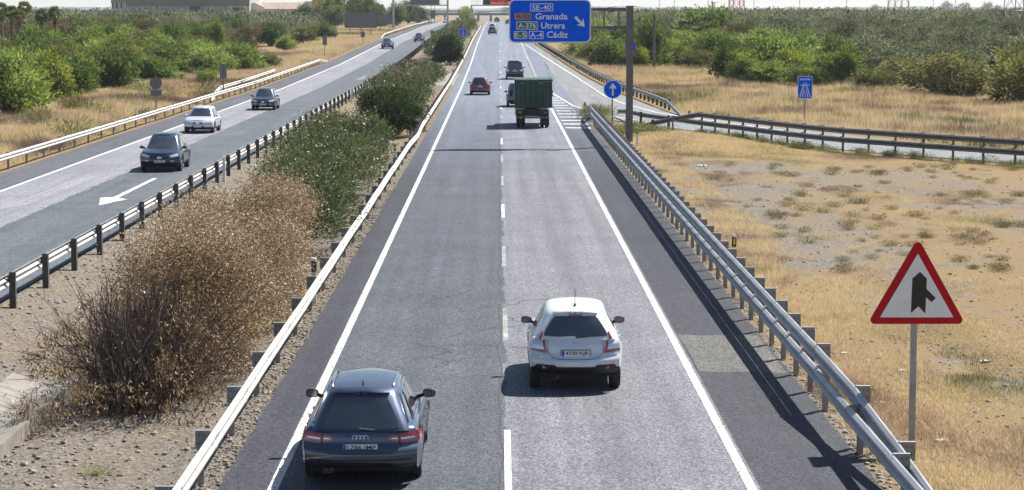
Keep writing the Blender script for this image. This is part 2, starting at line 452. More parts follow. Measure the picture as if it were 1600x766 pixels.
# markings
strip('edge_line', lambda y: -3.50 - (.0009 * max(0, y - 120)), lambda y: -3.34 - (.0009 * max(0, y - 120)) , [15] + Yroad[2:-4], MAT['mark_edge'], .005)
strip('edge_line', lambda y: 3.74, lambda y: 3.89, [15] + Yroad[2:-4], MAT['mark_edge'], .005)
strip('edge_line', -19.93, -19.78, Yroad[1:-4], MAT['mark'], .005)
strip('edge_line', lambda y: -12.9, lambda y: -12.78, [130] + Yroad[3:-4], MAT['mark_worn'], .005)
def dash(x0, x1, y0, y1, mat=MAT['mark'], name='lane_dash'):
    return sheet(name, [(x0, y0), (x1, y0), (x1, y1), (x0, y1)], mat, .005)
y = 48.3 - 15.6
nd_ = 0
for k in range(40):
    y0 = [32.6, 48.4, 62.9, 77.6][k] if k < 4 else 77.6 + 14.2 * (k - 3)
    L = 5.4
    if y0 < 600: dash(.08, .19, y0, y0 + L, MAT['mark_worn'] if k % 3 else MAT['mark_edge'])
for k in range(22):
    y0 = 62 + 14.2 * k * 1.0
    dash(-16.69, -16.59, y0 + 1, y0 + 4.2, MAT['mark_worn'])
# slip road lines: thick dividing line and outer edge line
def band(name, pts, wd, mat, dz=.006):
    V = []; F = []
    for i, (x, y) in enumerate(pts):
        a = pts[max(i - 1, 0)]; b = pts[min(i + 1, len(pts) - 1)]
        dx, dy = b[0] - a[0], b[1] - a[1]; L = math.hypot(dx, dy); nx_, ny_ = -dy / L * wd / 2, dx / L * wd / 2
        V += [(x + nx_, y + ny_, zp(y) + dz), (x - nx_, y - ny_, zp(y) + dz)]
    F = [(2 * i, 2 * i + 1, 2 * i + 3, 2 * i + 2) for i in range(len(pts) - 1)]
    return place(name, fast_mesh(name, V, F, mat), kind='structure')
band('slip_edge_line', [(3.85, 226), (4.1, 210), (4.66, 192), (5.55, 169), (6.5, 157.5), (7.7, 151), (9.2, 146)], .15, MAT['mark'])
band('slip_edge_line', [(4.44, 372), (5.6, 330), (6.7, 294), (8.08, 236), (8.84, 188), (9.6, 172.5), (11.0, 158), (13.5, 147), (17, 134)], .13, MAT['mark'])
band('merge_line', [(3.95, 420), (3.85, 372), (3.84, 300), (3.86, 227)], .30, MAT['mark_worn'], .008)
for k in range(11):       # hatching in the nose of the gore
    y0 = 136.5 + 4.6 * k
    xr = lerp_table([(136, 5.6), (157, 5.6), (169, 5.2), (192, 4.5), (210, 4.1)], y0)
    if xr > 4.2: sheet('hatch_bar', [(4.05, y0), (xr, y0 - .25), (xr, y0 + .75), (4.05, y0 + 1.0)], MAT['mark_edge'], .007)
# arrow painted on the oncoming carriageway (points to the camera) and a ghost of an old one
def arrow(x, y, s, mat, name='road_arrow', mirror=1, L=1.0):
    sh = [(-.10, 13.3), (.10, 13.3), (.13, 3.2), (.62, 2.6), (-.05, 0), (-.62, 3.3), (-.13, 3.6)]
    me = fast_mesh(name, [(x + a * s * mirror, y + b * L, zp(y + b * L) + .007) for a, b in sh], [tuple(range(7))], mat)
    bm = bmesh.new(); bm.from_mesh(me); bmesh.ops.triangulate(bm, faces=bm.faces); bm.to_mesh(me); bm.free()
    place(name, me, kind='structure')
arrow(-14.75, 82.6, .95, MAT['mark_edge']); arrow(-14.2, 228, 1.1, MAT['mark_worn'], L=.9)
MAT['mark_ghost'] = M_simple('ghost_paint', (.235, .235, .24), .55, var=.2, scale=5)
arrow(-18.0, 80.8, 1.1, MAT['mark_ghost'], L=.95)
arrow(7.9, 187, -1.0, MAT['mark_worn'], L=.35)

# cracks and sealed joints in the old lane
crk = MB()
def crack(x, y, n, st, ang, wd, wander):
    p = [(x, y)]
    for _ in range(n):
        ang += R.gauss(0, wander); ang *= .97
        x += math.sin(ang) * st + R.gauss(0, st * .25); y += math.cos(ang) * st
        p.append((x, y))
    for i, (a, b) in enumerate(zip(p, p[1:])):
        if R.random() < .12: continue
        ww = wd * R.uniform(.4, 1.2)
        dx, dy = b[0] - a[0], b[1] - a[1]; L = math.hypot(dx, dy) or 1; ox, oy = -dy / L * ww / 2, dx / L * ww / 2
        crk.add([(a[0] + ox, a[1] + oy, zp(a[1]) + .0035), (a[0] - ox, a[1] - oy, zp(a[1]) + .0035), (b[0] - ox, b[1] - oy, zp(b[1]) + .0035), (b[0] + ox, b[1] + oy, zp(b[1]) + .0035)], [(0, 1, 2, 3)])
for (x, y) in [(-1.2, 49), (-1.05, 53), (-1.0, 58), (-1.25, 44), (-2.0, 47)]: crack(x, y, 34, .14, R.uniform(-.3, .3), .034, .38)
for k in range(14): crack(R.uniform(-2.8, -.3), R.uniform(42, 110), 18, .18, R.uniform(-1, 1), .028, .5)
for k in range(10): crack(R.choice([-1.4, 1.9, -2.8]) + R.uniform(-.8, .8), R.uniform(90, 260), 8, .4, 1.3, .07, .4)
for k in range(12): crack(R.uniform(-16, -13), R.uniform(72, 150), 16, .3, R.uniform(-.8, .8), .035, .4)
for y in (43.5, 46.9, 52.2, 58.5, 66, 75): 
    x = R.uniform(-3.2, -1)
    crack(x, y, 20, .1, PI / 2, .012, .02)
for k in range(14):
    y = 40 + k * 4.4 + R.uniform(-1, 1); crack(4.0, y, 16, .1, PI / 2, .014, .02)
crk.obj('road_cracks', MAT['rubber'], kind='structure')
# ragged dark seam between the two lanes
sv = []; sf = []
yy = 33.0
while yy < 130:
    wx = .115 + .10 * noise.noise(Vector((0, yy * .35, 4))) + .035 * noise.noise(Vector((5, yy * 2.2, 4)))
    ww = .008 + .016 * abs(noise.noise(Vector((2, yy * 1.7, 8))))
    sv += [(wx - ww - .10, yy, .0032), (wx + ww - .10, yy, .0032)]; yy += .25
sf = [(2 * i, 2 * i + 1, 2 * i + 3, 2 * i + 2) for i in range(len(sv) // 2 - 1)]
place('lane_seam', fast_mesh('lane_seam', sv, sf, MAT['rubber']), kind='structure')
# concrete drainage channel in the median and paved crossing further on
ch = MB()
def gz(x, y): return ground_z(x, y)
prev = None
for k, y0 in enumerate(lin(33, 45, 2.0)):
    s_ = MB()
    x0 = -9.15
    prof = [(-.72, .10), (-.60, .07), (-.15, -.08), (.15, -.08), (.60, .07), (.72, .10)]
    y1 = y0 + 1.97
    za = zp(y0) - .28
    V = [(x0 + a, y0, za + b + .05) for a, b in prof] + [(x0 + a, y1, za + b + .05) for a, b in prof] + [(x0 + a, y0, za - .3) for a, b in prof] + [(x0 + a, y1, za - .3) for a, b in prof]
    n = 6
    F = [(i, i + 1, i + 1 + n, i + n) for i in range(n - 1)] + [(i, i + 1, i + 1 + 2 * n, i + 2 * n) for i in range(n - 1)] + [(i + n, i + 1 + n, i + 1 + 3 * n, i + 3 * n) for i in range(n - 1)]
    F += [(0, n, 3 * n, 2 * n), (n - 1, 2 * n - 1, 4 * n - 1, 3 * n - 1)]
    if k == 0: root = place('drainage_channel', None, kind='structure')
    s_.add(V, F); s_.obj('channel_slab', MAT['concrete'], root)
V = [(x, y, zp(y) + .006) for y in (212, 222, 232, 246) for x in (-12.3, -4.35)]
place('median_crossing', fast_mesh('median_crossing', V, [(0, 1, 3, 2), (2, 3, 5, 4), (4, 5, 7, 6)], MAT['concrete']), kind='structure')

# ------------------------------------------------------------------ guard rails
WP = [(0, -.142), (.02, -.140), (.070, -.100), (.076, -.075), (.070, -.050), (.010, -.006), (.0, 0), (.010, .006), (.070, .050), (.076, .075), (.070, .100), (.02, .140), (0, .142)]
def beam_mesh(name, mat, mat_dark):
    m = MB()
    def shell(y0, y1, off):
        n = len(WP)
        f = [(x + off, z) for x, z in WP]; b = [(x + off - .006, z) for x, z in WP]
        V = []
        for y in (y0, y1): V += [(x, y, z) for x, z in f] + [(x, y, z) for x, z in b]
        F = []
        for i in range(n - 1):
            F.append((i, i + 1, i + 1 + 2 * n, i + 2 * n)); F.append((i + n, i + 3 * n, i + 1 + 3 * n, i + 1 + n))
        F += [(0, 2 * n, 3 * n, n), (n - 1, 2 * n - 1, 4 * n - 1, 3 * n - 1)]
        for k in (0, 2 * n):
            for i in range(n - 1): F.append((k + i, k + i + n, k + i + 1 + n, k + i + 1))
        m.add(V, F, 0)
    shell(0, 1, 0)
    shell(-.035, .035, .005)
    for (y, z) in ((-.022, .08), (-.022, -.08), (.022, .08), (.022, -.08), (-.026, .12), (.026, .12)):
        m.box((.094, y, z), (.012, .005, .022), 1)
    m.box((.02, .5, 0), (.04, .006, .05), 1)
    return m.mesh(name, [mat, mat_dark], smooth=24)
BEAM = {k: beam_mesh('beam', MAT[k], MAT['post']) for k in ('steel', 'steel_w', 'steel_d')}
def post_mesh(name, h, mat, heads, w=.10):
    m = MB()
    if h < .79 and mat is MAT['steel_d']:      # seen from behind: a plain upright with a small cap block
        m.box((-.11, 0, h / 2 - .13), (.15, .09, h + .34)); m.box((-.19, 0, h / 2 - .13), (.010, .15, h + .34)); m.box((-.03, 0, h - .12), (.07, .12, .16)); m.box((-.10, 0, h + .045), (.06, .16, .012))
        return m.mesh(name, [MAT['post_dark'], MAT['black']])
    # C section post, open towards the front
    m.box((-.17, 0, h / 2 - .15), (w, .008, h + .3)); m.box((-.17 - w / 2 + .004, .03, h / 2 - .15), (.008, .052, h + .3)); m.box((-.17 + w / 2 - .004, .03, h / 2 - .15), (.008, .052, h + .3))
    for zt in heads:
        m.box((-.125, -.012, zt - .14), (.24, .008, .27)); m.box((-.125, .03, zt + .0), (.25, .09, .010)); m.box((-.005, .03, zt - .14), (.008, .09, .27))
        for a in (-.19, -.12):
            for b in (-.07, -.19): m.box((a, -.019, zt + b), (.02, .006, .02), 1)
    return m.mesh(name, [mat, MAT['black']])
POST = {}
def get_post(h, mat, heads):
    k = (round(h, 2), mat, tuple(heads))
    if k not in POST: POST[k] = post_mesh('post', h, MAT[mat], heads)
    return POST[k]
def resample(pts, step):
    out = [pts[0]]; acc = 0
    for a, b in zip(pts, pts[1:]):
        L = math.hypot(b[0] - a[0], b[1] - a[1]); t = step - acc
        while t <= L:
            out.append((a[0] + (b[0] - a[0]) * t / L, a[1] + (b[1] - a[1]) * t / L)); t += step
        acc = L - (t - step)
    return out
def rail(label, pts, side, step=4.0, beam='steel', post='post', zc=(.60,), group=None, ends=(1, 1), posts=True, wig=.0, cat='guard rail', endrun=3, root=None):
    """pts along the line; side +1: beam bulges to the right of the travel direction"""
    P = resample(pts, step)
    if root is None:
        root = thing('guard_rail', label, cat, (P[0][0], P[0][1], zp(P[0][1])), 0, group)
    ox, oy, oz = root.location
    heads = [z + .155 + .01 for z in zc]
    pm = get_post(max(heads), post, heads)
    n = len(P)
    for j, zz in enumerate(zc):
        Z = []
        for i, p in enumerate(P):
            e = 1.0
            if ends[0]: e = min(e, (i) / endrun)
            if ends[1]: e = min(e, (n - 1 - i) / endrun)
            Z.append(zp(p[1]) + zz * min(1, max(.08, e)) + (wig * noise.noise(Vector((p[1] * .13, j, 2)))))
        for i in range(n - 1):
            a, b = P[i], P[i + 1]
            dx, dy, dz = b[0] - a[0], b[1] - a[1], Z[i + 1] - Z[i]
            L = math.sqrt(dx * dx + dy * dy + dz * dz)
            o = place('beam', BEAM[beam], root, (a[0] - ox, a[1] - oy, Z[i] - oz), scale=(side, L, 1))
            o.rotation_euler = (math.asin(dz / L), 0, -math.atan2(dx, dy))
    if posts:
        for i, p in enumerate(P):
            if (ends[0] and i < endrun) or (ends[1] and i > n - 1 - endrun): continue
            a, b = P[max(i - 1, 0)], P[min(i + 1, n - 1)]
            o = place('post', pm, root, (p[0] - ox, p[1] - oy, zp(p[1]) - oz + R.uniform(-.012, .012)), scale=(side, 1, 1))
            o.rotation_euler = (R.uniform(-.012, .012), 0, -math.atan2(b[0] - a[0], b[1] - a[1]) + R.uniform(-.05, .05))
    return root

rail('long pale single beam guard rail beside the fast lane, running along the planted median strip', [(-4.42, 25.9), (-4.42, 110), (-4.30, 118), (-4.42, 128), (-4.5, 280), (-4.55, 560)], 1, 4.0, 'steel_w', 'post', (.60,), ends=(0, 0), wig=.04)
rail('long guard rail left of the median shrubs, its dark posts facing them', [(-12.05, 46.6), (-12.05, 280), (-11.9, 520)], -1, 4.0, 'steel_w', 'steel_d', (.60,), ends=(0, 0))
rail('guard rail along the outer shoulder of the oncoming carriageway, dry grass behind it', [(-22.2, 86), (-22.2, 290)], 1, 4.0, 'steel_w', 'post', (.60,), ends=(0, 1))
rail('short second guard rail set back in the dry grass behind the outer shoulder rail', [(-22.6, 176), (-23.4, 186), (-23.6, 236)], 1, 4.0, 'steel_w', 'post', (.68,), ends=(1, 0))
rail('far guard rail bending beside the overhead gantry on the oncoming side', [(-22.3, 425), (-22.3, 520), (-21.8, 640), (-22.3, 760)], 1, 4.0, 'steel_w', 'post', (.62,), ends=(1, 0))
# tall two-beam barrier on the right verge
rr = rail('tall two-beam steel guard rail on tight posts along the right shoulder of the near lanes', [(5.72, 39.9), (5.72, 136), (5.76, 141)], -1, 2.0, 'steel', 'post', (.66, 1.05), ends=(0, 0))
o_ = rr.location
def extra_beams(root, pts3, side, beam='steel', post=None):
    ox, oy, oz = root.location
    for a, b in zip(pts3, pts3[1:]):
        d = Vector(b) - Vector(a); L = d.length
        o = place('beam', BEAM[beam], root, (a[0] - ox, a[1] - oy, a[2] - oz), scale=(side, L, 1))
        o.rotation_euler = (math.asin(d.z / L), 0, -math.atan2(d.x, d.y))
    if post:
        for p in pts3[1:-1]:
            h = max(.25, p[2] - zp(p[1]) + .16)
            o = place('post', get_post(h, post, [h]), root, (p[0] - ox, p[1] - oy, zp(p[1]) - oz), scale=(side, 1, 1))
# near end: lower beam goes on, upper beam drops behind it
extra_beams(rr, [(5.72, 28.0, .62), (5.72, 32.0, .62), (5.72, 36.0, .62), (5.72, 39.9, .66)], -1, post='post')
extra_beams(rr, [(6.12, 26.5, .10), (6.08, 29.8, .30), (6.02, 33.2, .56), (5.9, 36.6, .84), (5.72, 39.9, 1.05)], -1, post='post')
extra_beams(rr, [(5.76, 141.0, 1.05), (5.9, 145.0, .62), (6.1, 148.5, .12)], -1)
extra_beams(rr, [(5.76, 141.0, .66), (5.6, 144.0, .38), (5.5, 147.0, .08)], -1)
# slip road rails
NEAR = [(9.0, 140.5), (10.4, 136.0), (11.7, 131.2), (13.4, 125.8), (14.95, 120.6), (17.1, 114.6), (19.8, 110.2), (23.5, 104.6), (30.5, 95.2), (42, 81.5), (58, 64)]
r2 = rail('dark two-beam guard rail on the near side of the slip road, weeds below', NEAR[2:], 1, 2.0, 'steel_d', 'steel_d', (.60, 1.07), ends=(0, 0))
extra_beams(r2, [(8.0, 150.0, .42), (8.4, 145.5, .60), (9.0, 140.5, .62), (10.4, 136, .60), (11.7, 131.2, .60)], 1, 'steel_d', 'steel_d')
extra_beams(r2, [(7.8, 133.0, .05), (9.2, 132.6, .52), (10.4, 132.0, .80), (11.7, 131.2, 1.07)], 1, 'steel_d', 'steel_d')
rail('curved guard rail on the far side of the slip road, near end in the ground', [(12.35, 152.5), (12.2, 158.4), (11.95, 169), (11.45, 181), (10.5, 205), (9.6, 236), (8.5, 294), (6.5, 372), (6.2, 520)], -1, 3.0, 'steel', 'steel_d', (.60,), ends=(1, 0))

# ------------------------------------------------------------------ text and sign pieces
def text_mesh(txt, w, h, mat, bold=.012, depth=.003, mono=False, name='lettering'):
    c = bpy.data.curves.new(name, 'FONT'); c.body = txt; c.size = 1; c.extrude = depth; c.offset = bold; c.resolution_u = 3
    c.align_x = 'CENTER'; c.align_y = 'CENTER'
    o = bpy.data.objects.new(name, c); COL.objects.link(o)
    dg = bpy.context.evaluated_depsgraph_get(); dg.update()
    me = bpy.data.meshes.new_from_object(o.evaluated_get(dg)); bpy.data.objects.remove(o); bpy.data.curves.remove(c)
    xs_ = [v.co.x for v in me.vertices]; ys_ = [v.co.y for v in me.vertices]
    cx = (max(xs_) + min(xs_)) / 2; cy = (max(ys_) + min(ys_)) / 2
    sx = w / (max(xs_) - min(xs_)); sy = h / (max(ys_) - min(ys_)) if h else sx
    for v in me.vertices: v.co = ((v.co.x - cx) * sx, -(v.co.z), (v.co.y - cy) * sy)
    me.materials.clear(); me.materials.append(mat); me.name = name
    return me
def rrect(cx, cz, w, h, r, n=6):
    P = []
    for (sx, sz, a0) in ((1, -1, -90), (1, 1, 0), (-1, 1, 90), (-1, -1, 180)):
        for k in range(n + 1):
            a = math.radians(a0 + 90 * k / n)
            P.append((cx + sx * (w / 2 - r) + r * math.cos(a), cz + sz * (h / 2 - r) + r * math.sin(a)))
    return P
def disc(cx, cz, r, n=36): return [(cx + r * math.cos(2 * PI * k / n), cz + r * math.sin(2 * PI * k / n)) for k in range(n)]
def plate(name, poly, y, t, mat, parent, kind=None):   # front face at y - t
    return MB().prism(poly, y, y - t).obj(name, mat, parent)

# overhead direction sign on a cantilever arm
G = thing('overhead_direction_sign', 'large blue overhead direction sign on a steel mast, reading Granada, Utrera and Cádiz', 'road sign', (6.93, 119.3, 0))
gx = 6.93; s_ = 1 / 29.45
mb = MB(); mb.box((0, 0, 3.65), (.36, .30, 7.4)); mb.box((0, 0, .03), (.7, .6, .06)); mb.box((0, 0, 7.37), (.42, .36, .05)); mb.box((0, 0, 5.35), (.385, .325, .06)); mb.box((0, 0, 1.1), (.20, .335, .5)); mb.obj('mast', MAT['mast'], G)
def X(px): return (px - 780) * s_ - gx
def Zp(py): return 7.2 - (py - 14.5) * s_
mb = MB()
for py, t in ((14.3, .16), (42.5, .15)): mb.box(((X(800) - .2) / 2, .16, Zp(py)), (abs(X(800)) - .2, .16, t))
for py in (14.3, 42.5):
    mb.lathe([(0, -.16), (.15, -.16), (.15, .16), (0, .16)], (X(955), .16, Zp(py)), 'x', 12)
mb.obj('arm', MAT['mast'], G)
mb = MB()
for px in (944, 967, 915, 885, 855, 825): mb.box((X(px), .17, Zp(28.5)), (.10, .10, 26 * s_))
mb.obj('arm_strut', MAT['steel_d'], G)
pw = 128 * s_; ph = 67.5 * s_; pcx = X(859.3); pcz = Zp(32.6)
panel = plate('sign_panel', rrect(pcx, pcz, pw, ph, .30), 0, .05, MAT['white_sign'], G)
plate('sign_face', rrect(pcx, pcz, pw - .13, ph - .13, .25), -.052, .006, MAT['blue_sign'], panel)
mb = MB()
for dx in (-1.5, 0, 1.5): mb.box((pcx + dx, .03, pcz), (.08, .05, ph * .9))
mb.obj('bracket', MAT['steel_d'], panel)
def boxed(px0, px1, py0, py1, mat, txt, tm, border=True):
    cx = X((px0 + px1) / 2); cz = Zp((py0 + py1) / 2); w_ = (px1 - px0) * s_; h_ = (py1 - py0) * s_
    if border: plate('label_border', rrect(cx, cz, w_, h_, .04), -.0585, .004, MAT['white_sign'], panel)
    plate('label_panel', rrect(cx, cz, w_ - (.07 if border else 0), h_ - (.07 if border else 0), .03), -.0635, .004, mat, panel)
    place('lettering', text_mesh(txt, w_ * .84, h_ * .62, tm, .012), panel, (cx, -.070, cz))
boxed(828.5, 864.3, 5.2, 17.4, MAT['blue_sign'], 'SE-40', MAT['white_sign'])
boxed(804.3, 829.7, 20.2, 30.3, MAT['orange_sign'], 'A-92', MAT['ink'], False)
boxed(807, 840, 33.2, 45.6, MAT['green_sign'], 'A-376', MAT['white_sign'])
boxed(803, 823.6, 48.3, 60.2, MAT['green_sign'], 'E-5', MAT['white_sign'])
boxed(826.6, 849.2, 47.8, 60.2, MAT['blue_sign'], 'A-4', MAT['white_sign'])
for txt, x0, x1, y0, y1 in (('Granada', 836.5, 886.8, 20.2, 30.0), ('Utrera', 845.5, 883, 34.6, 44.2), ('Cádiz', 854.6, 887.3, 48.4, 58.6)):
    place('lettering', text_mesh(txt, (x1 - x0) * s_, (y1 - y0) * s_, MAT['white_sign'], .014), panel, (X((x0 + x1) / 2), -.061, Zp((y0 + y1) / 2)))
ar = [(897.2, 27.6), (900, 24.2), (909, 34.0), (911.6, 28.2), (913.4, 41.2), (900.6, 38.6), (906.2, 36.8)]
MB().prism([(X(a), Zp(b)) for a, b in ar], -.0585, -.063).obj('arrow_symbol', MAT['white_sign'], panel)

def post_sign(name, label, cat, x, y, h, r=.04, rz=0, group=None, mat='steel'):
    t = thing(name, label, cat, (x, y, gz(x, y)), rz, group)
    mb = MB(); mb.box((0, 0, h / 2 - .1), (r * 2, r * 1.2, h + .2)); mb.obj('pole', MAT[mat], t)
    return t
# warning triangle, near right
t = post_sign('warning_sign', 'large red bordered triangular warning sign with black merge symbol on the right verge', 'road sign', 6.90, 36.9, 3.3, .05)
zt = 7.2 - .03
sc = 1 / 94.3
def tri(c, H, Wd, r, n=5):      # rounded triangle
    P = [(-Wd / 2, 0), (Wd / 2, 0), (0, H)]; out = []
    ctr = (0, H / 3)
    for i in range(3):
        a, b, d = Vector(P[i - 1]), Vector(P[i]), Vector(P[(i + 1) % 3])
        u = (a - b).normalized(); v = (d - b).normalized(); ang = u.angle(v); k = r / math.tan(ang / 2)
        c0 = b + (u + v).normalized() * (r / math.sin(ang / 2)); p0 = b + u * k; p1 = b + v * k
        a0 = math.atan2(p0.y - c0.y, p0.x - c0.x); a1 = math.atan2(p1.y - c0.y, p1.x - c0.x)
        while a1 < a0: a1 += 2 * PI
        for j in range(n + 1):
            aa = a0 + (a1 - a0) * j / n; out.append((c[0] + c0.x + r * math.cos(aa), c[1] + c0.y + r * math.sin(aa)))
    return out
zb = 7.2 - (504.5 - 15) * sc; cx0 = .03
plt = plate('sign_plate', tri((cx0, zb), 1.44, 1.63, .07), -.04, .03, MAT['red_sign'], t)
plate('sign_face', tri((cx0, zb + .105), 1.08, 1.24, .006, 1), -.072, .003, MAT['ink'], plt)
plate('sign_face', tri((cx0, zb + .112), 1.065, 1.222, .006, 1), -.076, .003, MAT['white_sign'], plt)
def ZZ(py): return 7.2 - (py - 15) * sc
def XX(px): return (px - 1430.3) * sc + cx0
sy = [(1422.2, 432.5), (1434.2, 422.2), (1445, 433.0), (1444.6, 448.8), (1459.6, 463.5), (1453, 470), (1444.2, 462.2), (1443.5, 488), (1432.4, 476.5), (1421, 487)]
mbs = MB().prism([(XX(a), ZZ(b)) for a, b in sy], -.080, -.084); mbs.obj('merge_symbol', MAT['ink'], plt)
mb = MB(); mb.box((0, -.025, zb + .25), (.3, .03, .05)); mb.box((0, -.025, zb + .8), (.3, .03, .05)); mb.obj('bracket', MAT['steel_d'], t)

# round blue arrow sign in the gore
t = post_sign('round_sign', 'round blue sign with a white upward arrow standing in the nose of the junction', 'road sign', 7.12, 141.2, 2.4, .04, mat='mast')
c = (0.03, 2.24); p = plate('sign_plate', disc(c[0], c[1], .575), -.03, .03, MAT['white_sign'], t)
plate('sign_face', disc(c[0], c[1], .545), -.063, .004, MAT['blue_sign'], p)
MB().prism([(c[0] + a, c[1] + b) for a, b in ((-.055, -.40), (.055, -.40), (.055, .08), (.22, .02), (.20, .12), (0, .42), (-.20, .12), (-.22, .02), (-.055, .08))], -.068, -.072).obj('arrow_symbol', MAT['white_sign'], p)
# AUTOVIA sign
t = post_sign('motorway_sign', 'rectangular blue motorway sign lettered AUTOVÍA in the dry grass beyond the slip road', 'road sign', 19.55, 143.4, 3.0, .05)
zc_ = 7.2 - (134.3 - 15) / 24.4 
zc_ = 2.30
p = plate('sign_plate', rrect(0, zc_, .94, 1.44, .06), -.04, .03, MAT['white_sign'], t)
plate('sign_face', rrect(0, zc_, .88, 1.38, .05), -.073, .004, MAT['blue_sign'], p)
place('lettering', text_mesh('AUTOVÍA', .72, .17, MAT['white_sign'], .02), p, (0, -.08, zc_ + .53))
mb = MB()
for q in ([(-.36, -.62), (-.29, -.62), (-.045, .33), (-.065, .33)], [(.36, -.62), (.29, -.62), (.045, .33), (.065, .33)], [(-.20, -.62), (-.14, -.62), (-.02, .25), (-.035, .25)], [(.20, -.62), (.14, -.62), (.02, .25), (.035, .25)], [(-.02, -.62), (.02, -.62), (.012, -.2), (-.012, -.2)], [(-.3, .12), (.3, .12), (.3, .16), (-.3, .16)]):
    mb.prism([(a, zc_ + b) for a, b in q], -.078, -.082)
mb.obj('road_symbol', MAT['white_sign'], p)
# yield + round sign backs hidden behind the mast
t = post_sign('yield_sign', 'red bordered yield triangle under a round blue sign, half hidden behind the mast', 'road sign', 12.25, 210, 3.7, .04)
zz = 3.0
P3 = [(-.56, .46), (.56, .46), (0, -.5)]
plate('sign_plate', [(a, zz - .1 + b) for a, b in P3], -.03, .03, MAT['red_sign'], t); plate('sign_face', [(a * .6, zz - .1 + .1 + b * .6) for a, b in P3], -.063, .004, MAT['white_sign'], t)
plate('round_plate', disc(0, 3.75, .5), -.03, .03, MAT['blue_sign'], t)
# signs seen from the back on the oncoming side
t = post_sign('sign_back', 'back of a round sign with a small plate beneath, in the dry grass at left', 'road sign', -23.8, 155.7, 2.7, .04, mat='steel_d')
plate('round_plate', disc(0, 2.15, .43), .05, .02, MAT['sign_back'], t); plate('lower_plate', rrect(0, 1.47, .80, .40, .04), .05, .02, MAT['sign_back'], t)
t = post_sign('sign_back', 'back of a narrow upright sign on a single pole between green bushes and the rail', 'road sign', -23.1, 188.1, 2.7, .05, mat='steel_d')
plate('plate', rrect(0, 2.05, .56, 1.15, .04), .05, .02, MAT['sign_back'], t)
for dx in (-.14, .14): MB().box((dx, .02, 2.05), (.03, .03, 1.1)).obj('stiffener', MAT['steel'], t)
t = post_sign('sign_back', 'back of a small grey sign where the outer guard rail ends', 'road sign', -23.4, 301.8, 2.9, .05, mat='steel_d')
plate('plate', rrect(0, 2.5, .60, 1.30, .04), .05, .02, MAT['sign_back'], t)
t = post_sign('sign_back', 'back of a small box sign on a post in front of the wide grey board', 'road sign', -22.9, 378, 2.6, .06, mat='steel_d')
plate('plate', rrect(0, 1.6, .7, .9, .04), .06, .04, MAT['sign_back'], t)
# wide board on three posts
t = thing('direction_board', 'wide grey back of a direction board on three posts in the dry grass', 'road sign', (-27.1, 441, zp(441)), .08)
for dx in (-2.1, 0, 2.0): MB().box((dx, -.1, 2.3), (.16, .16, 4.9)).obj('post', MAT['steel_d'], t)
b = plate('board', rrect(0, 3.25, 6.3, 3.0, .12), .04, .05, MAT['sign_back'], t)
for k in range(6): MB().box((0, -.03, 1.95 + k * .52), (6.2, .04, .035)).obj('batten', MAT['steel_d'], t)
t = thing('direction_board', 'second, smaller grey sign board partly behind the gantry leg on the oncoming side', 'road sign', (-25.6, 505, zp(505)), .05)
for dx in (-1.0, 1.0): MB().box((dx, -.1, 1.8), (.14, .14, 3.8)).obj('post', MAT['steel_d'], t)
plate('board', rrect(0, 2.7, 3.4, 2.2, .1), .04, .05, MAT['sign_back'], t)
t = thing('direction_board', 'small grey sign board on tall post beyond the gantry on the oncoming side', 'road sign', (-23.4, 640, zp(640)), .05)
for dx in (-.4, .4): MB().box((dx, -.1, 1.9), (.14, .14, 3.9)).obj('post', MAT['steel_d'], t)
plate('board', rrect(0, 2.8, 1.4, 2.8, .1), .04, .05, MAT['sign_back'], t)
t = thing('direction_board', 'middle grey sign board on two tall poles seen beneath the oncoming gantry', 'road sign', (-20.6, 700, zp(700)), .05)
for dx in (-.5, .5): MB().box((dx, -.1, 3.2), (.16, .16, 6.4)).obj('post', MAT['steel_d'], t)
plate('board', rrect(0, 2.8, 1.5, 2.6, .1), .04, .05, MAT['sign_back'], t)

def gantry(label, x0, x1, y, zbeam, bx0, bx1, led=False):
    z0 = zp(y); t = thing('gantry', label, 'gantry', ((x0 + x1) / 2, y, z0))
    cx = (x0 + x1) / 2
    for xx in (x0, x1):
        mb = MB(); mb.box((xx - cx, 0, (zbeam + 2.2 - z0) / 2 if not led else (zbeam - z0) / 2), (.45, .45, zbeam + 2.2 - z0 if not led else zbeam - z0)); mb.box((xx - cx, 0, .5), (.85, .85, 1.6)); mb.obj('leg', MAT['steel_w'], t)
    zb_ = zbeam - z0
    mb = MB(); mb.box((0, 0, zb_), (x1 - x0, .6, .28)); mb.obj('beam', MAT['steel_w'], t)
    mb = MB()
    n = int((x1 - x0) / 1.5)
    for k in range(n + 1): mb.box((x0 - cx + k * (x1 - x0) / n, -.4, zb_ + .75), (.06, .06, 1.3))
    for zz in (.5, .95, 1.35): mb.box((0, -.4, zb_ + zz), (x1 - x0, .06, .06))
    mb.obj('walkway_railing', MAT['steel_w'], t)
    return t, cx, zb_
t, cx, zb_ = gantry('pale steel gantry spanning the oncoming carriageway, carrying the back of a wide sign', -24.9, -12.1, 530, 8.2, 0, 0)
bd = MB(); x0_, x1_ = -20.9, -14.0
bd.box(((x0_ + x1_) / 2 - cx, -.55, zb_ + 1.7), (x1_ - x0_, .08, 3.2)); bd = bd.obj('sign_board', MAT['sign_back'], t)
for k in range(9): MB().box((x0_ - cx + .3 + k * .79, -.62, zb_ + 1.7), (.07, .05, 3.1)).obj('batten', MAT['steel_d'], bd)
for k in range(5): MB().box(((x0_ + x1_) / 2 - cx, -.62, zb_ + .5 + k * .65), (x1_ - x0_ - .1, .045, .06)).obj('batten', MAT['steel_d'], bd)
t, cx, zb_ = gantry('pale steel gantry over the near carriageway carrying a dark display with red lit letters', -7.1, 8.2, 575, 8.25, 0, 0, True)
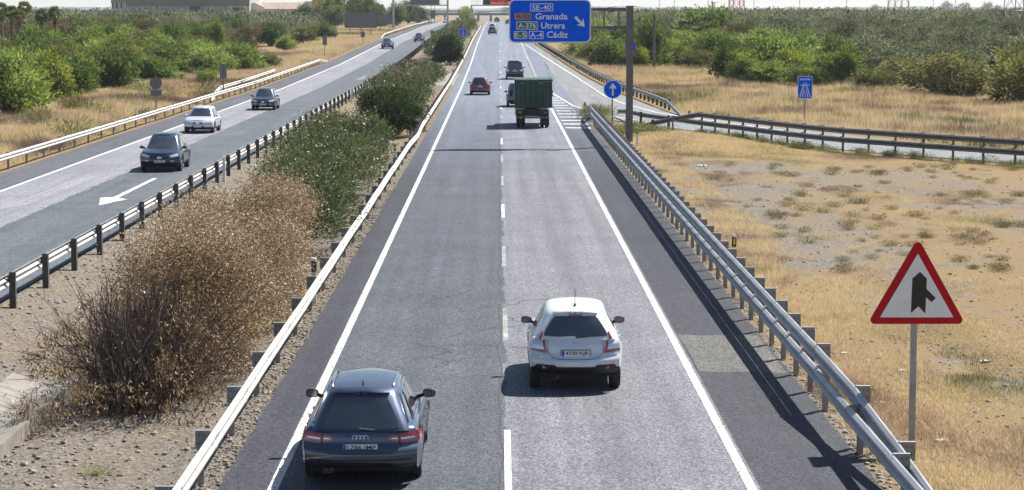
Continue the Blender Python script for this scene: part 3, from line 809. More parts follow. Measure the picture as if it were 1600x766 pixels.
bd = MB(); bd.box((-4.15 + 5.0 - cx, -.75, zb_ + 1.9), (10.0, .5, 3.5)); bd = bd.obj('display_panel', MAT['black'], t)
place('lettering', text_mesh('BRENES POR', 6.6, .62, MAT['led'], .0), bd, (-4.15 + 5.3 - cx, -1.02, zb_ + 1.62))
place('lettering', text_mesh('SALIDA SE-40', 6.6, .62, MAT['led'], .0), bd, (-4.15 + 5.3 - cx, -1.02, zb_ + .62))

# small median signs
t = post_sign('parting_sign', 'small square blue sign with white arrows rising above the oleander hedge in the median', 'road sign', -5.3, 330, 4.2, .05)
zq = 4.85 - .85 + .0
zq = 7.2 - (50.5 - 15) / 10.6 - gz(-5.3, 330) 
p = plate('sign_plate', rrect(0, zq, 1.12, 1.05, .05), -.04, .03, MAT['white_sign'], t); plate('sign_face', rrect(0, zq, 1.04, .97, .04), -.073, .004, MAT['blue_sign'], p)
mb = MB(); mb.box((0, -.08, zq + .02), (.07, .01, .66)); mb.box((-.17, -.08, zq - .16), (.26, .01, .06)); mb.box((.17, -.08, zq - .16), (.26, .01, .06)); mb.box((0, -.08, zq - .30), (.2, .01, .1)); mb.obj('arrow_symbol', MAT['white_sign'], p)
t = post_sign('sign_back', 'grey back of a round sign above the median hedge right of the gantry leg', 'road sign', -6.6, 560, 4.5, .06, mat='steel_d')
plate('round_plate', disc(0, 3.1, .45), -.06, .03, MAT['steel_w'], t)
t = post_sign('no_entry_sign', 'tiny red no-entry disc far off beside the oncoming lanes', 'road sign', -11.0, 620, 4.9, .06)
zz = 3.9; plate('round_plate', disc(0, zz, .45), -.06, .03, MAT['red_sign'], t); MB().box((0, -.1, zz), (.6, .01, .14)).obj('bar_symbol', MAT['white_sign'], t)
t = post_sign('box_sign', 'small dark square box on the median rail of the oncoming carriageway', 'road sign', -12.4, 420, 1.5, .06, mat='steel_d')
MB().box((0, -.05, 1.25), (.8, .2, .7)).obj('box', MAT['sign_back'], t)

# delineators
def delineator(x, y, label, style, h=1.05, group=None):
    t = thing('delineator_post', label, 'marker post', (x, y, gz(x, y)), 0, group)
    mb = MB(); z0 = -.1
    mb.prism([(-.06, -.1), (.06, -.1), (.06, h - .04), (-.06, h)], -.045, .045); body = mb.obj('post_body', MAT['white'], t)
    if style != 'plain':
        MB().prism([(-.063, h - .36), (.063, h - .36), (.063, h - .12), (-.063, h - .08)], -.049, .049).obj('black_band', MAT['black'], t)
    if style == 'dots':
        for zz in (h - .28, h - .17): MB().prism(disc(0, zz, .026, 14), -.055, -.049).obj('reflector', MAT['white'], t)
    if style == 'yellow': MB().prism(rrect(0, h - .22, .055, .17, .01, 2), -.055, -.049).obj('reflector', MAT['yellow'], t)
delineator(-4.62, 55.5, 'white marker post with a black band and two round reflectors, beside the brown withered shrub', 'dots', 1.15)
delineator(-4.85, 104, 'black banded marker post half way along the green oleanders by the median rail', 'dots', 1.2)
delineator(-4.85, 152, 'small black banded marker post at the foot of the round dark bush', 'dots', 1.0)
delineator(-4.85, 235, 'far black banded marker post by the pale paved median crossing', 'dots', 1.0)
delineator(-11.75, 95.5, 'plain white marker post at the oncoming rail, nearest of the three there', 'plain', 1.1)
delineator(-11.7, 138, 'plain white marker post at the oncoming rail, middle of the three there', 'plain', 1.15)
delineator(-11.7, 178, 'plain white marker post at the oncoming rail, farthest of the three there', 'plain', 1.1)
delineator(6.75, 64, 'marker post with a yellow reflector on its black band behind the tall right rail', 'yellow', .80)
delineator(7.2, 117, 'marker post with a yellow reflector at the foot of the steel mast', 'yellow', 1.0)
delineator(6.0, 157, 'marker post by the weeds in the nose of the junction', 'dots', .85)
delineator(-23.9, 148, 'white marker post in the dry grass left of the round sign back', 'plain', 1.0)
delineator(12.9, 152, 'low dark reflector post near the buried end of the far slip road rail', 'dots', .5)
# utility pole
t = thing('utility_pole', 'lone dark utility pole at the edge of the dry grass, right of the mast', 'pole', (17.7, 257, zp(257)))
MB().tube([(0, 0, -.3), (0, 0, 6.35)], [.19, .15], 10).obj('pole_shaft', MAT['wood_pole'], t, smooth=40)
MB().box((0, -.2, 2.2), (.16, .1, .5)).obj('pole_tag', MAT['steel_d'], t)

# ------------------------------------------------------------------ vehicles
def interp(T, x): return lerp_table(T, x)
def sm(T, x):     # smooth (cosine-eased catmull) table
    n = len(T)
    if x <= T[0][0]: return T[0][1]
    if x >= T[-1][0]: return T[-1][1]
    for i in range(n - 1):
        if x <= T[i + 1][0]:
            x0, y0 = T[i]; x1, y1 = T[i + 1]
            m0 = (T[i + 1][1] - T[i - 1][1]) / (T[i + 1][0] - T[i - 1][0]) if i > 0 else (y1 - y0) / (x1 - x0)
            m1 = (T[i + 2][1] - y0) / (T[i + 2][0] - x0) if i < n - 2 else (y1 - y0) / (x1 - x0)
            h = x1 - x0; t = (x - x0) / h
            return (2 * t ** 3 - 3 * t * t + 1) * y0 + (t ** 3 - 2 * t * t + t) * h * m0 + (-2 * t ** 3 + 3 * t * t) * y1 + (t ** 3 - t * t) * h * m1
CARS = {
 'wagon': dict(L=4.70, W=1.83, H=1.44, wb=2.81, roh=1.02, wr=.325, sill=.20, bz=.30,
    zt=[(-2.35, .86), (-1.6, .925), (-.3, .915), (.7, .90), (1.0, .90), (1.7, .80), (2.2, .68), (2.35, .62)],
    pr=[(0, .10), (.15, .03), (.38, 0), (.52, .04), (.60, .115), (.85, .15), (1, .19)], pf=[(0, .12), (.25, .02), (.5, 0), (.8, .07), (1, .22)],
    cab=[(-2.20, -1.74), (1.08, .32)], cw=(.80, .545), roof=[(-1.8, 1.385), (-1.2, 1.43), (-.3, 1.44), (.4, 1.40)], bow=(.20, .32)),
 'cross': dict(L=4.13, W=1.77, H=1.56, wb=2.53, roh=.80, wr=.345, sill=.27, bz=.36,
    zt=[(-2.06, .98), (-1.6, 1.03), (-.3, 1.0), (.6, .98), (.85, 1.0), (1.5, .94), (1.9, .82), (2.06, .74)],
    pr=[(0, .13), (.15, .04), (.33, 0), (.46, .03), (.54, .10), (.85, .15), (1, .22)], pf=[(0, .12), (.25, .02), (.5, 0), (.8, .06), (1, .2)],
    cab=[(-1.86, -1.50), (.95, .15)], cw=(.83, .545), roof=[(-1.5, 1.475), (-1.0, 1.54), (-.3, 1.56), (.2, 1.51)], bow=(.22, .30)),
 'suv': dict(L=4.45, W=1.84, H=1.60, wb=2.69, roh=.86, wr=.35, sill=.26, bz=.36,
    zt=[(-2.22, .96), (-1.6, .99), (-.3, .97), (.7, .95), (.95, .98), (1.6, .91), (2.05, .80), (2.22, .72)],
    pr=[(0, .10), (.2, .02), (.4, 0), (.55, .05), (.85, .08), (1, .12)], pf=[(0, .12), (.25, .02), (.5, 0), (.8, .05), (1, .17)],
    cab=[(-2.08, -1.80), (1.18, .25)], cw=(.82, .60), roof=[(-1.8, 1.54), (-1.2, 1.59), (-.3, 1.60), (.35, 1.55)], bow=(.16, .28)),
 'hatch': dict(L=4.20, W=1.75, H=1.50, wb=2.58, roh=.76, wr=.315, sill=.21, bz=.30,
    zt=[(-2.1, .90), (-1.6, .94), (-.3, .93), (.65, .92), (.95, .93), (1.5, .86), (1.95, .74), (2.1, .68)],
    pr=[(0, .08), (.2, .02), (.4, 0), (.55, .04), (.85, .08), (1, .13)], pf=[(0, .12), (.25, .02), (.5, 0), (.8, .06), (1, .2)],
    cab=[(-1.95, -1.58), (1.02, .25)], cw=(.765, .55), roof=[(-1.6, 1.43), (-1.0, 1.49), (-.3, 1.50), (.3, 1.46)], bow=(.16, .28)),
 'boxy': dict(L=4.10, W=1.78, H=1.82, wb=2.50, roh=.80, wr=.36, sill=.32, bz=.42,
    zt=[(-2.05, 1.02), (-1.6, 1.04), (-.3, 1.04), (.7, 1.02), (.9, 1.03), (1.6, 1.0), (1.95, .94), (2.05, .88)],
    pr=[(0, .08), (.2, .01), (.4, 0), (.5, .04), (.85, .05), (1, .07)], pf=[(0, .08), (.25, .02), (.5, 0), (.8, .03), (1, .10)],
    cab=[(-1.96, -1.80), (.95, .45)], cw=(.80, .67), roof=[(-1.8, 1.78), (-1.2, 1.81), (-.3, 1.82), (.45, 1.78)], bow=(.10, .2)),
}
SW = [(0, .91), (.08, .955), (.3, .985), (.5, 1.0), (.72, .992), (.86, .965), (.95, .93), (1, .875)]
def surf_fns(S):
    L, W = S['L'], S['W']; ry = -L / 2 + S['roh']; fy = ry + S['wb']; AR = S['wr'] + .055
    def plan(y):
        t = max(0, (abs(y) - (L / 2 - .9)) / .9); return 1 - .12 * t ** 2.4
    def body(u, v, w, side=False):
        pr = sm(S['pr'], w) + S['bow'][0] * abs(u) ** 3.2; pf = sm(S['pf'], w) + S['bow'][1] * abs(u) ** 2.6
        y = (-L / 2 + pr) * (1 - v) / 2 + (L / 2 - pf) * (1 + v) / 2
        zt = sm(S['zt'], y); zb = S['bz'] if abs(v) > .999 or not side else S['sill']
        if side:
            e = max(0, (abs(v) - .86) / .14); zb = S['sill'] + (S['bz'] - S['sill']) * min(1, e)
            for c in (ry, fy):
                if abs(y - c) < AR: zb = max(zb, S['wr'] + math.sqrt(AR * AR - (y - c) ** 2))
        ww = w ** 1.0
        z = zb + (zt - zb) * ww
        wabs = (z - S['sill']) / (zt - S['sill']) if side else w
        hw = W / 2 * sm(SW, max(0, min(1, wabs))) * plan(y)
        for c in (ry, fy):   # wheel arch flare
            d = math.hypot(y - c, z - S['wr']);
            if side or abs(v) < 2: hw += .022 * math.exp(-((d - AR - .03) / .09) ** 2) * (1 if z < zt - .12 else 0)
        return Vector((u * hw, y, z + (.035 * (1 - u * u) if w >= .999 else 0)))
    cab = S['cab']; cw = S['cw']
    CW = [(0, 0.0), (.75, .78), (.88, .93), (.96, 1.06), (1, 1.22)]
    def cabin(u, v, w):
        t = w ** .97
        yr = cab[0][0] + (cab[0][1] - cab[0][0]) * (t ** 1.15) + .10 * abs(u) ** 3.5 * (1 + .3 * w)
        yf = cab[1][0] + (cab[1][1] - cab[1][0]) * t - .20 * abs(u) ** 2.6
        if w > .93: yr += .10 * (w - .93) / .07; yf -= .16 * (w - .93) / .07
        y = yr * (1 - v) / 2 + yf * (1 + v) / 2
        zb = sm(S['zt'], max(-L / 2 + .2, min(L / 2, y))) - .03
        zr = sm(S['roof'], y)
        zz = zb + (zr - zb) * min(1, w * 1.0) - (.0 if w < .93 else 0)
        hw = cw[0] + (cw[1] - cw[0]) * sm(CW, w)
        hw *= 1 - .10 * max(0, (abs(v) - .5) / .5) ** 2
        return Vector((u * hw, y, zz + .035 * (1 - u * u) * (w if w >= .9 else 0)))
    return body, cabin, ry, fy, AR
def grid_mesh(name, fn_list, mats, smooth=38, merge=.0012):
    V = []; F = []; MI = []
    for fn, nu, nv, mi in fn_list:
        b = len(V)
        for i in range(nu + 1):
            for j in range(nv + 1): V.append(fn(i / nu, j / nv))
        for i in range(nu):
            for j in range(nv):
                F.append((b + i * (nv + 1) + j, b + (i + 1) * (nv + 1) + j, b + (i + 1) * (nv + 1) + j + 1, b + i * (nv + 1) + j + 1))
                MI.append(mi(i / nu, j / nv) if callable(mi) else mi)
    me = bpy.data.meshes.new(name); me.from_pydata(V, [], F)
    for m in mats: me.materials.append(m)
    me.polygons.foreach_set('material_index', MI)
    bm = bmesh.new(); bm.from_mesh(me); bmesh.ops.remove_doubles(bm, verts=bm.verts, dist=merge); bmesh.ops.recalc_face_normals(bm, faces=bm.faces); bm.to_mesh(me); bm.free()
    me.polygons.foreach_set('use_smooth', [True] * len(me.polygons)); me.set_sharp_from_angle(angle=math.radians(smooth)); return me
def patch(name, S3, corners, mat, parent, off=.008, nu=10, nv=8, bulge=.0, label=None, th=.012):
    """S3(a,b)->point ; corners 4 (a,b) ccw; slightly proud skin with a skirt"""
    V = []; N = []
    (a0, b0), (a1, b1), (a2, b2), (a3, b3) = corners
    def uv(s, t):
        s2 = s + (s - .5) * -bulge * (2 * t - 1) ** 4; t2 = t + (t - .5) * -bulge * (2 * s - 1) ** 4
        return ((a0 * (1 - s2) + a1 * s2) * (1 - t2) + (a3 * (1 - s2) + a2 * s2) * t2, (b0 * (1 - s2) + b1 * s2) * (1 - t2) + (b3 * (1 - s2) + b2 * s2) * t2)
    cen = S3(*uv(.5, .5))
    for i in range(nu + 1):
        for j in range(nv + 1):
            a, b = uv(i / nu, j / nv); e = 1e-3
            p = S3(a, b); n = (S3(a + e, b) - p).cross(S3(a, b + e) - p)
            if n.length < 1e-12: n = Vector((0, 0, 1))
            n.normalize()
            if n.dot(p - Vector((0, 0, .75))) < 0: n = -n
            V.append(p + n * off); N.append(n)
    F = [(i * (nv + 1) + j, (i + 1) * (nv + 1) + j, (i + 1) * (nv + 1) + j + 1, i * (nv + 1) + j + 1) for i in range(nu) for j in range(nv)]
    rim = [i * (nv + 1) for i in range(nu + 1)] + [nu * (nv + 1) + j for j in range(1, nv + 1)] + [i * (nv + 1) + nv for i in range(nu - 1, -1, -1)] + [j for j in range(nv - 1, 0, -1)]
    b = len(V)
    for k in rim: V.append(V[k] - N[k] * th)
    m = len(rim)
    for k in range(m): F.append((rim[k], rim[(k + 1) % m], b + (k + 1) % m, b + k))
    mb = MB(); mb.add(V, F); me = mb.mesh(name, mat, smooth=40)
    return place(name, me, parent, label=label)
def wheel(parent, x, y, r, side, spin=0):
    wd = .21
    mb = MB(); o = .5 * wd
    mb.lathe([(r * .66, -o), (r * .93, -o), (r * .985, -o * .8), (r, -o * .5), (r, o * .5), (r * .985, o * .8), (r * .93, o), (r * .66, o), (r * .62, o * .6), (r * .62, -o * .6), (r * .66, -o)], n=32)
    ty = mb.obj('tyre', MAT['rubber'], parent, (x, y, r), smooth=40)
    mb = MB(); s = side
    mb.lathe([(0, s * o * .55), (r * .12, s * o * .6), (r * .16, s * o * .35)], n=20)
    mb.lathe([(r * .60, s * o * .95), (r * .67, s * o * .98), (r * .67, -s * o * .5)], n=28)
    for k in range(10):
        a = 2 * PI * k / 10 + spin
        p0 = Vector((s * o * .5, math.cos(a) * r * .1, math.sin(a) * r * .1)); p1 = Vector((s * o * .82, math.cos(a + .06) * r * .62, math.sin(a + .06) * r * .62))
        mb.tube([p0, p1], [.022, .017], 5)
    rim = mb.obj('rim', MAT['rim'], ty, smooth=40)
    mb = MB(); mb.lathe([(0, s * o * .1), (r * .62, s * o * .1)], n=20); mb.obj('brake_disc', MAT['black'], ty)
    return ty
def numplate(parent, txt, y, z, tilt=0, front=False, w=.52, h=.112):
    p = MB().prism(rrect(0, 0, w, h, .01, 3), -.006, .006).obj('number_plate', MAT['white'], parent, (0, y, z), (tilt, 0, PI if front else 0))
    MB().prism([(-w / 2 + .004, -h / 2 + .004), (-w / 2 + .046, -h / 2 + .004), (-w / 2 + .046, h / 2 - .004), (-w / 2 + .004, h / 2 - .004)], -.0085, -.0065).obj('country_band', MAT['eu_blue'], p)
    if txt: place('lettering', text_mesh(txt, w * .84, h * .74, MAT['ink'], .014, .001), p, (.024, -.009, 0))
    return p
def car(kind, name, label, x, y, paint, rot=0, group=None, txt=None, rear=True, opts=(), cat='car', trim='body', scale=1):
    S = CARS[kind]; L, W = S['L'], S['W']
    body, cabin, ry, fy, AR = surf_fns(S)
    t = thing(name, label, cat, (x, y, zp(y) + .002), rot, group)
    t.scale = (scale,) * 3
    nv = 96; nw = 16
    clad = 'cladding' in opts
    def mi_side(a, b): return 1 if clad and (b < .13) else 0
    ps = [(lambda a, b, s=s: body(s, 2 * a - 1, b, True), nv, nw, mi_side) for s in (-1, 1)]
    ps += [(lambda a, b, v=v: body(2 * a - 1, v, b, False), 24, nw, (lambda a, b: 1 if b < (.16 if clad else .07) else 0)) for v in (-1, 1)]
    ps += [(lambda a, b: body(2 * b - 1, 2 * a - 1, 1.0, False), nv, 24, 0)]
    B = place('body', grid_mesh('body', ps, [paint, MAT['black']]), t)
    pc = [(lambda a, b, s=s: cabin(s, 2 * a - 1, b), 32, 16, 0) for s in (-1, 1)]
    pc += [(lambda a, b, v=v: cabin(2 * a - 1, v, b), 16, 16, 0) for v in (-1, 1)]
    pc += [(lambda a, b: cabin(2 * b - 1, 2 * a - 1, 1.0), 32, 16, 0)]
    C_ = place('roof', grid_mesh('roof', pc, [paint], 50), t)
    # underbody and wheel housings
    mb = MB(); mb.box((0, 0, S['sill'] + .10), (W * .80, L * .82, .2)); mb.box((0, ry, .45), (W * .70, AR * 2, .5)); mb.box((0, fy, .45), (W * .70, AR * 2, .5)); mb.obj('underbody', MAT['underbody'], t)
    # glass
    gl = MAT['glass']
    rw = {'cross': [(.055, .12), (.945, .12), (.885, .84), (.115, .84)], 'wagon': [(.07, .06), (.93, .06), (.88, .84), (.12, .84)]}.get(kind, [(.06, .08), (.94, .08), (.91, .82), (.09, .82)])
    patch('rear_window', lambda a, b: cabin(2 * a - 1, -1, b), rw, gl, t, bulge=.05, nu=16)
    patch('windscreen', lambda a, b: cabin(2 * a - 1, 1, b), [(.015, .05), (.985, .05), (.955, .90), (.045, .90)], gl, t, bulge=.03, nu=16)
    for s in (-1, 1):
        sd_ = lambda a, b: cabin(s, 2 * a - 1, b)
        lo, hi = .13, .80
        wins = [((.50, lo), (.90, lo), (.905, hi * .96), (.52, hi)), ((.22, lo + .02), (.48, lo), (.50, hi), (.235, hi * .97)), ((.06, lo + .10), (.195, lo + .04), (.21, hi * .96), (.12, hi * .90))]
        if kind == 'cross': wins = [((.50, lo + .02), (.90, lo), (.905, hi * .96), (.52, hi)), ((.20, lo + .16), (.48, lo + .04), (.50, hi), (.22, hi * .93))]
        for wc in wins: patch('side_window', sd_, wc, gl, t, bulge=.05, nu=10, nv=6)
        if 'chrome_line' in opts:
            pts = [sd_(a, b) + Vector((s * .012, 0, 0)) for a, b in [(.04, lo + .02), (.10, .83), (.22, .86), (.5, .87), (.8, .86), (.92, .80)]]
            MB().tube(pts, .012, 6).obj('window_trim', MAT['chrome'], t, smooth=60)
            pts = [sd_(a, .055) + Vector((s * .012, 0, 0)) for a in (.04, .3, .6, .92)]
            MB().tube(pts, .009, 6).obj('window_trim', MAT['chrome'], t, smooth=60)
    # mirrors
    for s in (-1, 1):
        b0 = cabin(s, .80, .06)
        mb = MB(); V = []; cx_ = W / 2 - .02
        mb.tube([(b0.x - s * .03, b0.y, b0.z), (s * cx_, b0.y + .02, b0.z + .05)], [.03, .035], 6)
        m_ = mb.obj('mirror', MAT['black'], t)
        bm = bmesh.new(); bmesh.ops.create_icosphere(bm, subdivisions=3, radius=1)
        for v in bm.verts:
            q = v.co; k = max(abs(q.x) ** 3 + abs(q.z) ** 3, 1e-6) ** (1 / 3)
            f = (q.x ** 2 + q.z ** 2) ** .5 / k if k > .01 else 1
            v.co = Vector((q.x * .105 * f, (q.y * (.10 if q.y > 0 else .035)), q.z * .072 * f))
        me = bpy.data.meshes.new('housing'); bm.to_mesh(me); bm.free(); me.materials.append(MAT['black'] if trim == 'dark' else paint)
        for p_ in me.polygons: p_.use_smooth = True
        hs = place('housing', me, m_, (s * (cx_ + .06), b0.y + .01, b0.z + .07))
        MB().prism(rrect(0, 0, .165, .105, .04, 4), -.044, -.036).obj('mirror_glass', MAT['glass'], hs)
    for s in (-1, 1):
        for yy in (ry, fy): 
            wh = wheel(t, s * (W / 2 - .125), yy, S['wr'], s, R.random()); wh.name = 'wheel'
    bs = lambda a, b: body(2 * a - 1, -1, b, False)
    fs = lambda a, b: body(2 * a - 1, 1, b, False)
    tp = lambda a, b: body(2 * a - 1, 2 * b - 1, 1.0, False)
    side = lambda s: (lambda a, b: body(s, 2 * a - 1, b, True))
    # door shut lines and handles
    for s in (-1, 1):
        sf_ = side(s)
        for a in (.36, .55, .74):
            pts = [sf_(a + (.01 if b > .5 else 0), b) for b in (.05, .25, .5, .75, .95)]
            MB().tube([p + Vector((s * -.002, 0, 0)) for p in pts], .006, 4).obj('shut_line', MAT['black'], t)
        for a in (.41, .60):
            p = sf_(a, .80); MB().tube([p + Vector((s * .02, -.09, 0)), p + Vector((s * .028, 0, .003)), p + Vector((s * .02, .09, 0))], .013, 6).obj('door_handle', paint, t, smooth=60)
    # front
    if not rear:
        patch('grille', fs, [(.33, .68), (.67, .68), (.70, .84), (.30, .84)], MAT['black'], t, .006)
        lg = patch('lower_grille', fs, [(.24, .18), (.76, .18), (.69, .48), (.31, .48)], MAT['black'], t, .006)
        for s in (0, 1):
            q = [(.02, .72), (.20, .68), (.24, .86), (.03, .93)]
            q = [(1 - a, b) for a, b in q] if s else q
            hl = patch('headlight', fs, q, MAT['clear_lens'], t, .012, bulge=.08)
            q = [(.12, .28), (.20, .28), (.20, .40), (.12, .40)]; q = [(1 - a, b) for a, b in q] if s else q
            patch('fog_light', fs, q, MAT['clear_lens'], t, .01, bulge=.25)
        p = fs(.5, .34); numplate(t, txt, p.y + .02, p.z, front=True)
        p = fs(.5, .76); MB().prism([(a * 1.6, b * .7) for a, b in disc(0, 0, .07, 20)], -.012, .012).obj('emblem', MAT['chrome'], t, (0, p.y + .012, p.z))
        for s in (-1, 1):
            MB().tube([tp(.5 + s * .26, .93), tp(.5 + s * .22, .84), tp(.5 + s * .20, .80)], .008, 5).obj('bonnet_crease', paint, t)
            MB().tube([cabin(s * .5, 1, .05) + Vector((0, .03, .01)), cabin(s * .02, 1, .12) + Vector((0, .03, .01))], .009, 5).obj('wiper', MAT['black'], t)
    # tailgate seam
    if rear:
        q = [(.14, .93), (.16, .50), (.22, .42), (.5, .405), (.78, .42), (.84, .50), (.86, .93)]
        if kind == 'cross': q = [(.17, .95), (.185, .62), (.22, .50), (.30, .455), (.5, .445), (.70, .455), (.78, .50), (.815, .62), (.83, .95)]
        pts = []
        for (a, b), (c, d) in zip(q, q[1:]): pts += [bs(a + (c - a) * k / 4, b + (d - b) * k / 4) for k in range(4)]
        pts.append(bs(*q[-1])); MB().tube([p + Vector((0, .001, 0)) for p in pts], .006, 4).obj('tailgate_seam', MAT['black'], t)
    if kind == 'wagon':
        # lamps run from the tailgate round the corner
        for s in (0, 1):
            fl = (lambda q: [(1 - a, b) for a, b in q]) if s else (lambda q: q)
            patch('tail_light', bs, fl([(.005, .66), (.15, .63), (.15, .88), (.005, .90)]), MAT['red_lens'], t, .012, bulge=.05)
            l2 = patch('tail_light', bs, fl([(.165, .64), (.255, .74), (.24, .84), (.165, .875)]), MAT['red_lens'], t, .012, bulge=.04)
            patch('lens_strip', bs, fl([(.03, .745), (.14, .735), (.14, .775), (.03, .785)]), MAT['clear_lens'], l2, .018)
            patch('lens_strip', bs, fl([(.17, .745), (.225, .755), (.22, .785), (.17, .785)]), MAT['clear_lens'], l2, .018)
            q = [(.012, .66), (.085, .68), (.095, .86), (.012, .89)]
            patch('tail_light', side(1 if s else -1), [(a, b) for a, b in q], MAT['red_lens'], t, .012)
        p = bs(.5, .56); numplate(t, txt, p.y - .012, p.z + .0, -.10)
        em = MB(); p = bs(.5, .80)
        for k in range(4):
            c0 = -.084 + k * .056
            em.tube([(c0 + .037 * math.cos(2 * PI * i / 16), 0, .037 * math.sin(2 * PI * i / 16)) for i in range(17)], .006, 5)
        em.obj('emblem', MAT['chrome'], t, (0, p.y - .012, p.z + .0), (-.2, 0, 0))
        patch('bumper_lip', bs, [(.03, .20), (.97, .20), (.97, .24), (.03, .24)], paint, t, .02, nu=24)
        patch('bumper_valance', bs, [(.18, .02), (.82, .02), (.80, .12), (.20, .12)], MAT['black'], t, .012, nu=20)
        for dx in (-.52, -.44): MB().lathe([(.030, 0), (.034, -.09), (.028, -.09), (.026, 0)], axis='y', n=14).obj('exhaust_pipe', MAT['steel_d'], t, (dx, -L / 2 + .10, .28))
    elif kind == 'cross':
        for s in (0, 1):
            fl = (lambda q: [(1 - a, b) for a, b in q]) if s else (lambda q: q)
            patch('tail_light', bs, fl([(.01, .66), (.165, .63), (.150, .84), (.008, .83)]), MAT['clear_lens'], t, .018, bulge=.06)
            l2 = patch('tail_light', bs, fl([(.01, .63), (.168, .595), (.166, .69), (.01, .70)]), MAT['dark_red_lens'], t, .024, bulge=.06)
            patch('lens_fin', bs, fl([(.148, .62), (.176, .62), (.125, .99), (.108, .99)]), MAT['red_lens'], l2, .024)
            patch('lens_fin', lambda a, b: cabin(2 * a - 1, -1, b), fl([(.03, .02), (.06, .02), (.05, .26), (.035, .26)]), MAT['red_lens'], l2, .016)
            r_ = bs(fl([(.12, .22)])[0][0], .21)
            MB().prism(disc(0, 0, .034, 18), -.012, .01).obj('reflector', MAT['red_lens'], t, (r_.x, r_.y - .015, r_.z))
        patch('tailgate_panel', bs, [(.26, .77), (.74, .77), (.72, .80), (.28, .80)], paint, t, .014, nu=20)
        pl = patch('rear_bumper', bs, [(.02, .02), (.98, .02), (.975, .22), (.025, .22)], MAT['black'], t, .016, nu=28)
        patch('rear_bumper', bs, [(.30, .22), (.70, .22), (.66, .255), (.34, .255)], MAT['white_paint'], t, -.004, nu=8) if 0 else None
        for s in (0, 1):
            q = [(.025, .22), (.27, .22), (.24, .285), (.05, .285)]; q = [(1 - a, b) for a, b in q] if s else q
            patch('rear_bumper', bs, q, MAT['black'], t, .016, nu=8)
        patch('bumper_lip', bs, [(.045, .36), (.955, .36), (.955, .395), (.045, .395)], paint, t, .022, nu=24)
        p = bs(.5, .60); numplate(t, txt, p.y - .02, p.z, -.12)
        MB().prism(rrect(0, 0, .58, .155, .03), -.006, .004).obj('plate_recess', MAT['steel'], t, (0, p.y + .0, p.z), (-.12, 0, 0))
        p = bs(.5, .90); em = MB(); em.tube([(.042 * math.cos(2 * PI * i / 20), 0, .042 * math.sin(2 * PI * i / 20)) for i in range(21)], .007, 6); em.box((0, 0, 0), (.105, .012, .02)); em.obj('emblem', MAT['chrome'], t, (0, p.y - .018, p.z - .03), (-.25, 0, 0))
        place('model_lettering', text_mesh('JUKE', .15, .036, MAT['chrome'], .02), t, (bs(.13, .50).x, bs(.13, .50).y - .01, bs(.13, .50).z))
        c3 = cabin(0, -1, .885); MB().box((0, 0, 0), (.24, .03, .03)).obj('brake_light', MAT['red_lens'], t, (0, c3.y - .012, c3.z))
        MB().lathe([(.026, 0), (.03, -.09), (.024, -.09), (.02, 0)], axis='y', n=12).obj('exhaust_pipe', MAT['steel_d'], t, (-.34, -L / 2 + .12, .30))
    elif rear:
        for s in (0, 1):
            fl = (lambda q: [(1 - a, b) for a, b in q]) if s else (lambda q: q)
            patch('tail_light', bs, fl([(.01, .62), (.17, .62), (.16, .92), (.01, .94)]), MAT['red_lens'] if 'lamp_clear' not in opts else MAT['clear_lens'], t, .014, bulge=.05)
            if 'lamp_clear' in opts: patch('tail_light', bs, fl([(.01, .46), (.17, .46), (.17, .62), (.01, .62)]), MAT['red_lens'], t, .012)
        p = bs(.5, .70); numplate(t, txt, p.y - .012, p.z, -.08)
        patch('bumper_valance', bs, [(.1, .02), (.9, .02), (.9, .16), (.1, .16)], MAT['black'], t, .012, nu=20)
        p = bs(.5, .88); MB().prism(disc(0, 0, .05, 16), -.012, .012).obj('emblem', MAT['chrome'], t, (0, p.y - .006, p.z))
    if rear:   # rear wiper
        if kind == 'wagon': a_, b_, z0, z1 = (-.02, .19, .07, .055)
        else: a_, b_, z0, z1 = (.0, .32, .10, .16)
        p0 = cabin(a_ / .75, -1, z0); p1 = cabin(b_ * 1.6, -1, z1)
        MB().tube([p0 + Vector((0, -.035, .01)), p1 + Vector((0, -.035, .0))], [.018, .012], 6).obj('wiper', MAT['black'] if kind != 'wagon' else MAT['steel_d'], t)
    if 'rails' in opts:
        for s in (-1, 1):
            pts = [cabin(s * .97, v, .985) + Vector((0, 0, h)) for v, h in ((-.88, .0), (-.80, .045), (-.4, .055), (.2, .055), (.72, .045), (.82, .0))]
            MB().tube(pts, .017, 8).obj('roof_rail', MAT['chrome'], t, smooth=60)
    if 'fin' in opts:
        p = cabin(0, -.72, 1.0); mb = MB(); mb.prism([(-.012, 0), (.012, 0), (.004, .06), (-.004, .06)], -.07, .05); mb.obj('antenna', MAT['black'], t, (p.x, p.y, p.z - .005))
    if 'aerial' in opts:
        p = cabin(0, -.70, 1.0); mb = MB(); mb.tube([p, p + Vector((0, -.05, .05))], [.03, .012], 8); mb.tube([p + Vector((0, -.05, .05)), p + Vector((0, -.20, .36))], [.006, .004], 5); mb.obj('antenna', MAT['black'], t)
    if 'rails' in opts or kind in ('suv', 'hatch', 'cross'):
        patch('spoiler', lambda a, b: cabin(2 * a - 1, -1, b), [(.08, .90), (.92, .90), (.90, .955), (.10, .955)], paint, t, .03, nu=16, nv=3, th=.04)
    return t

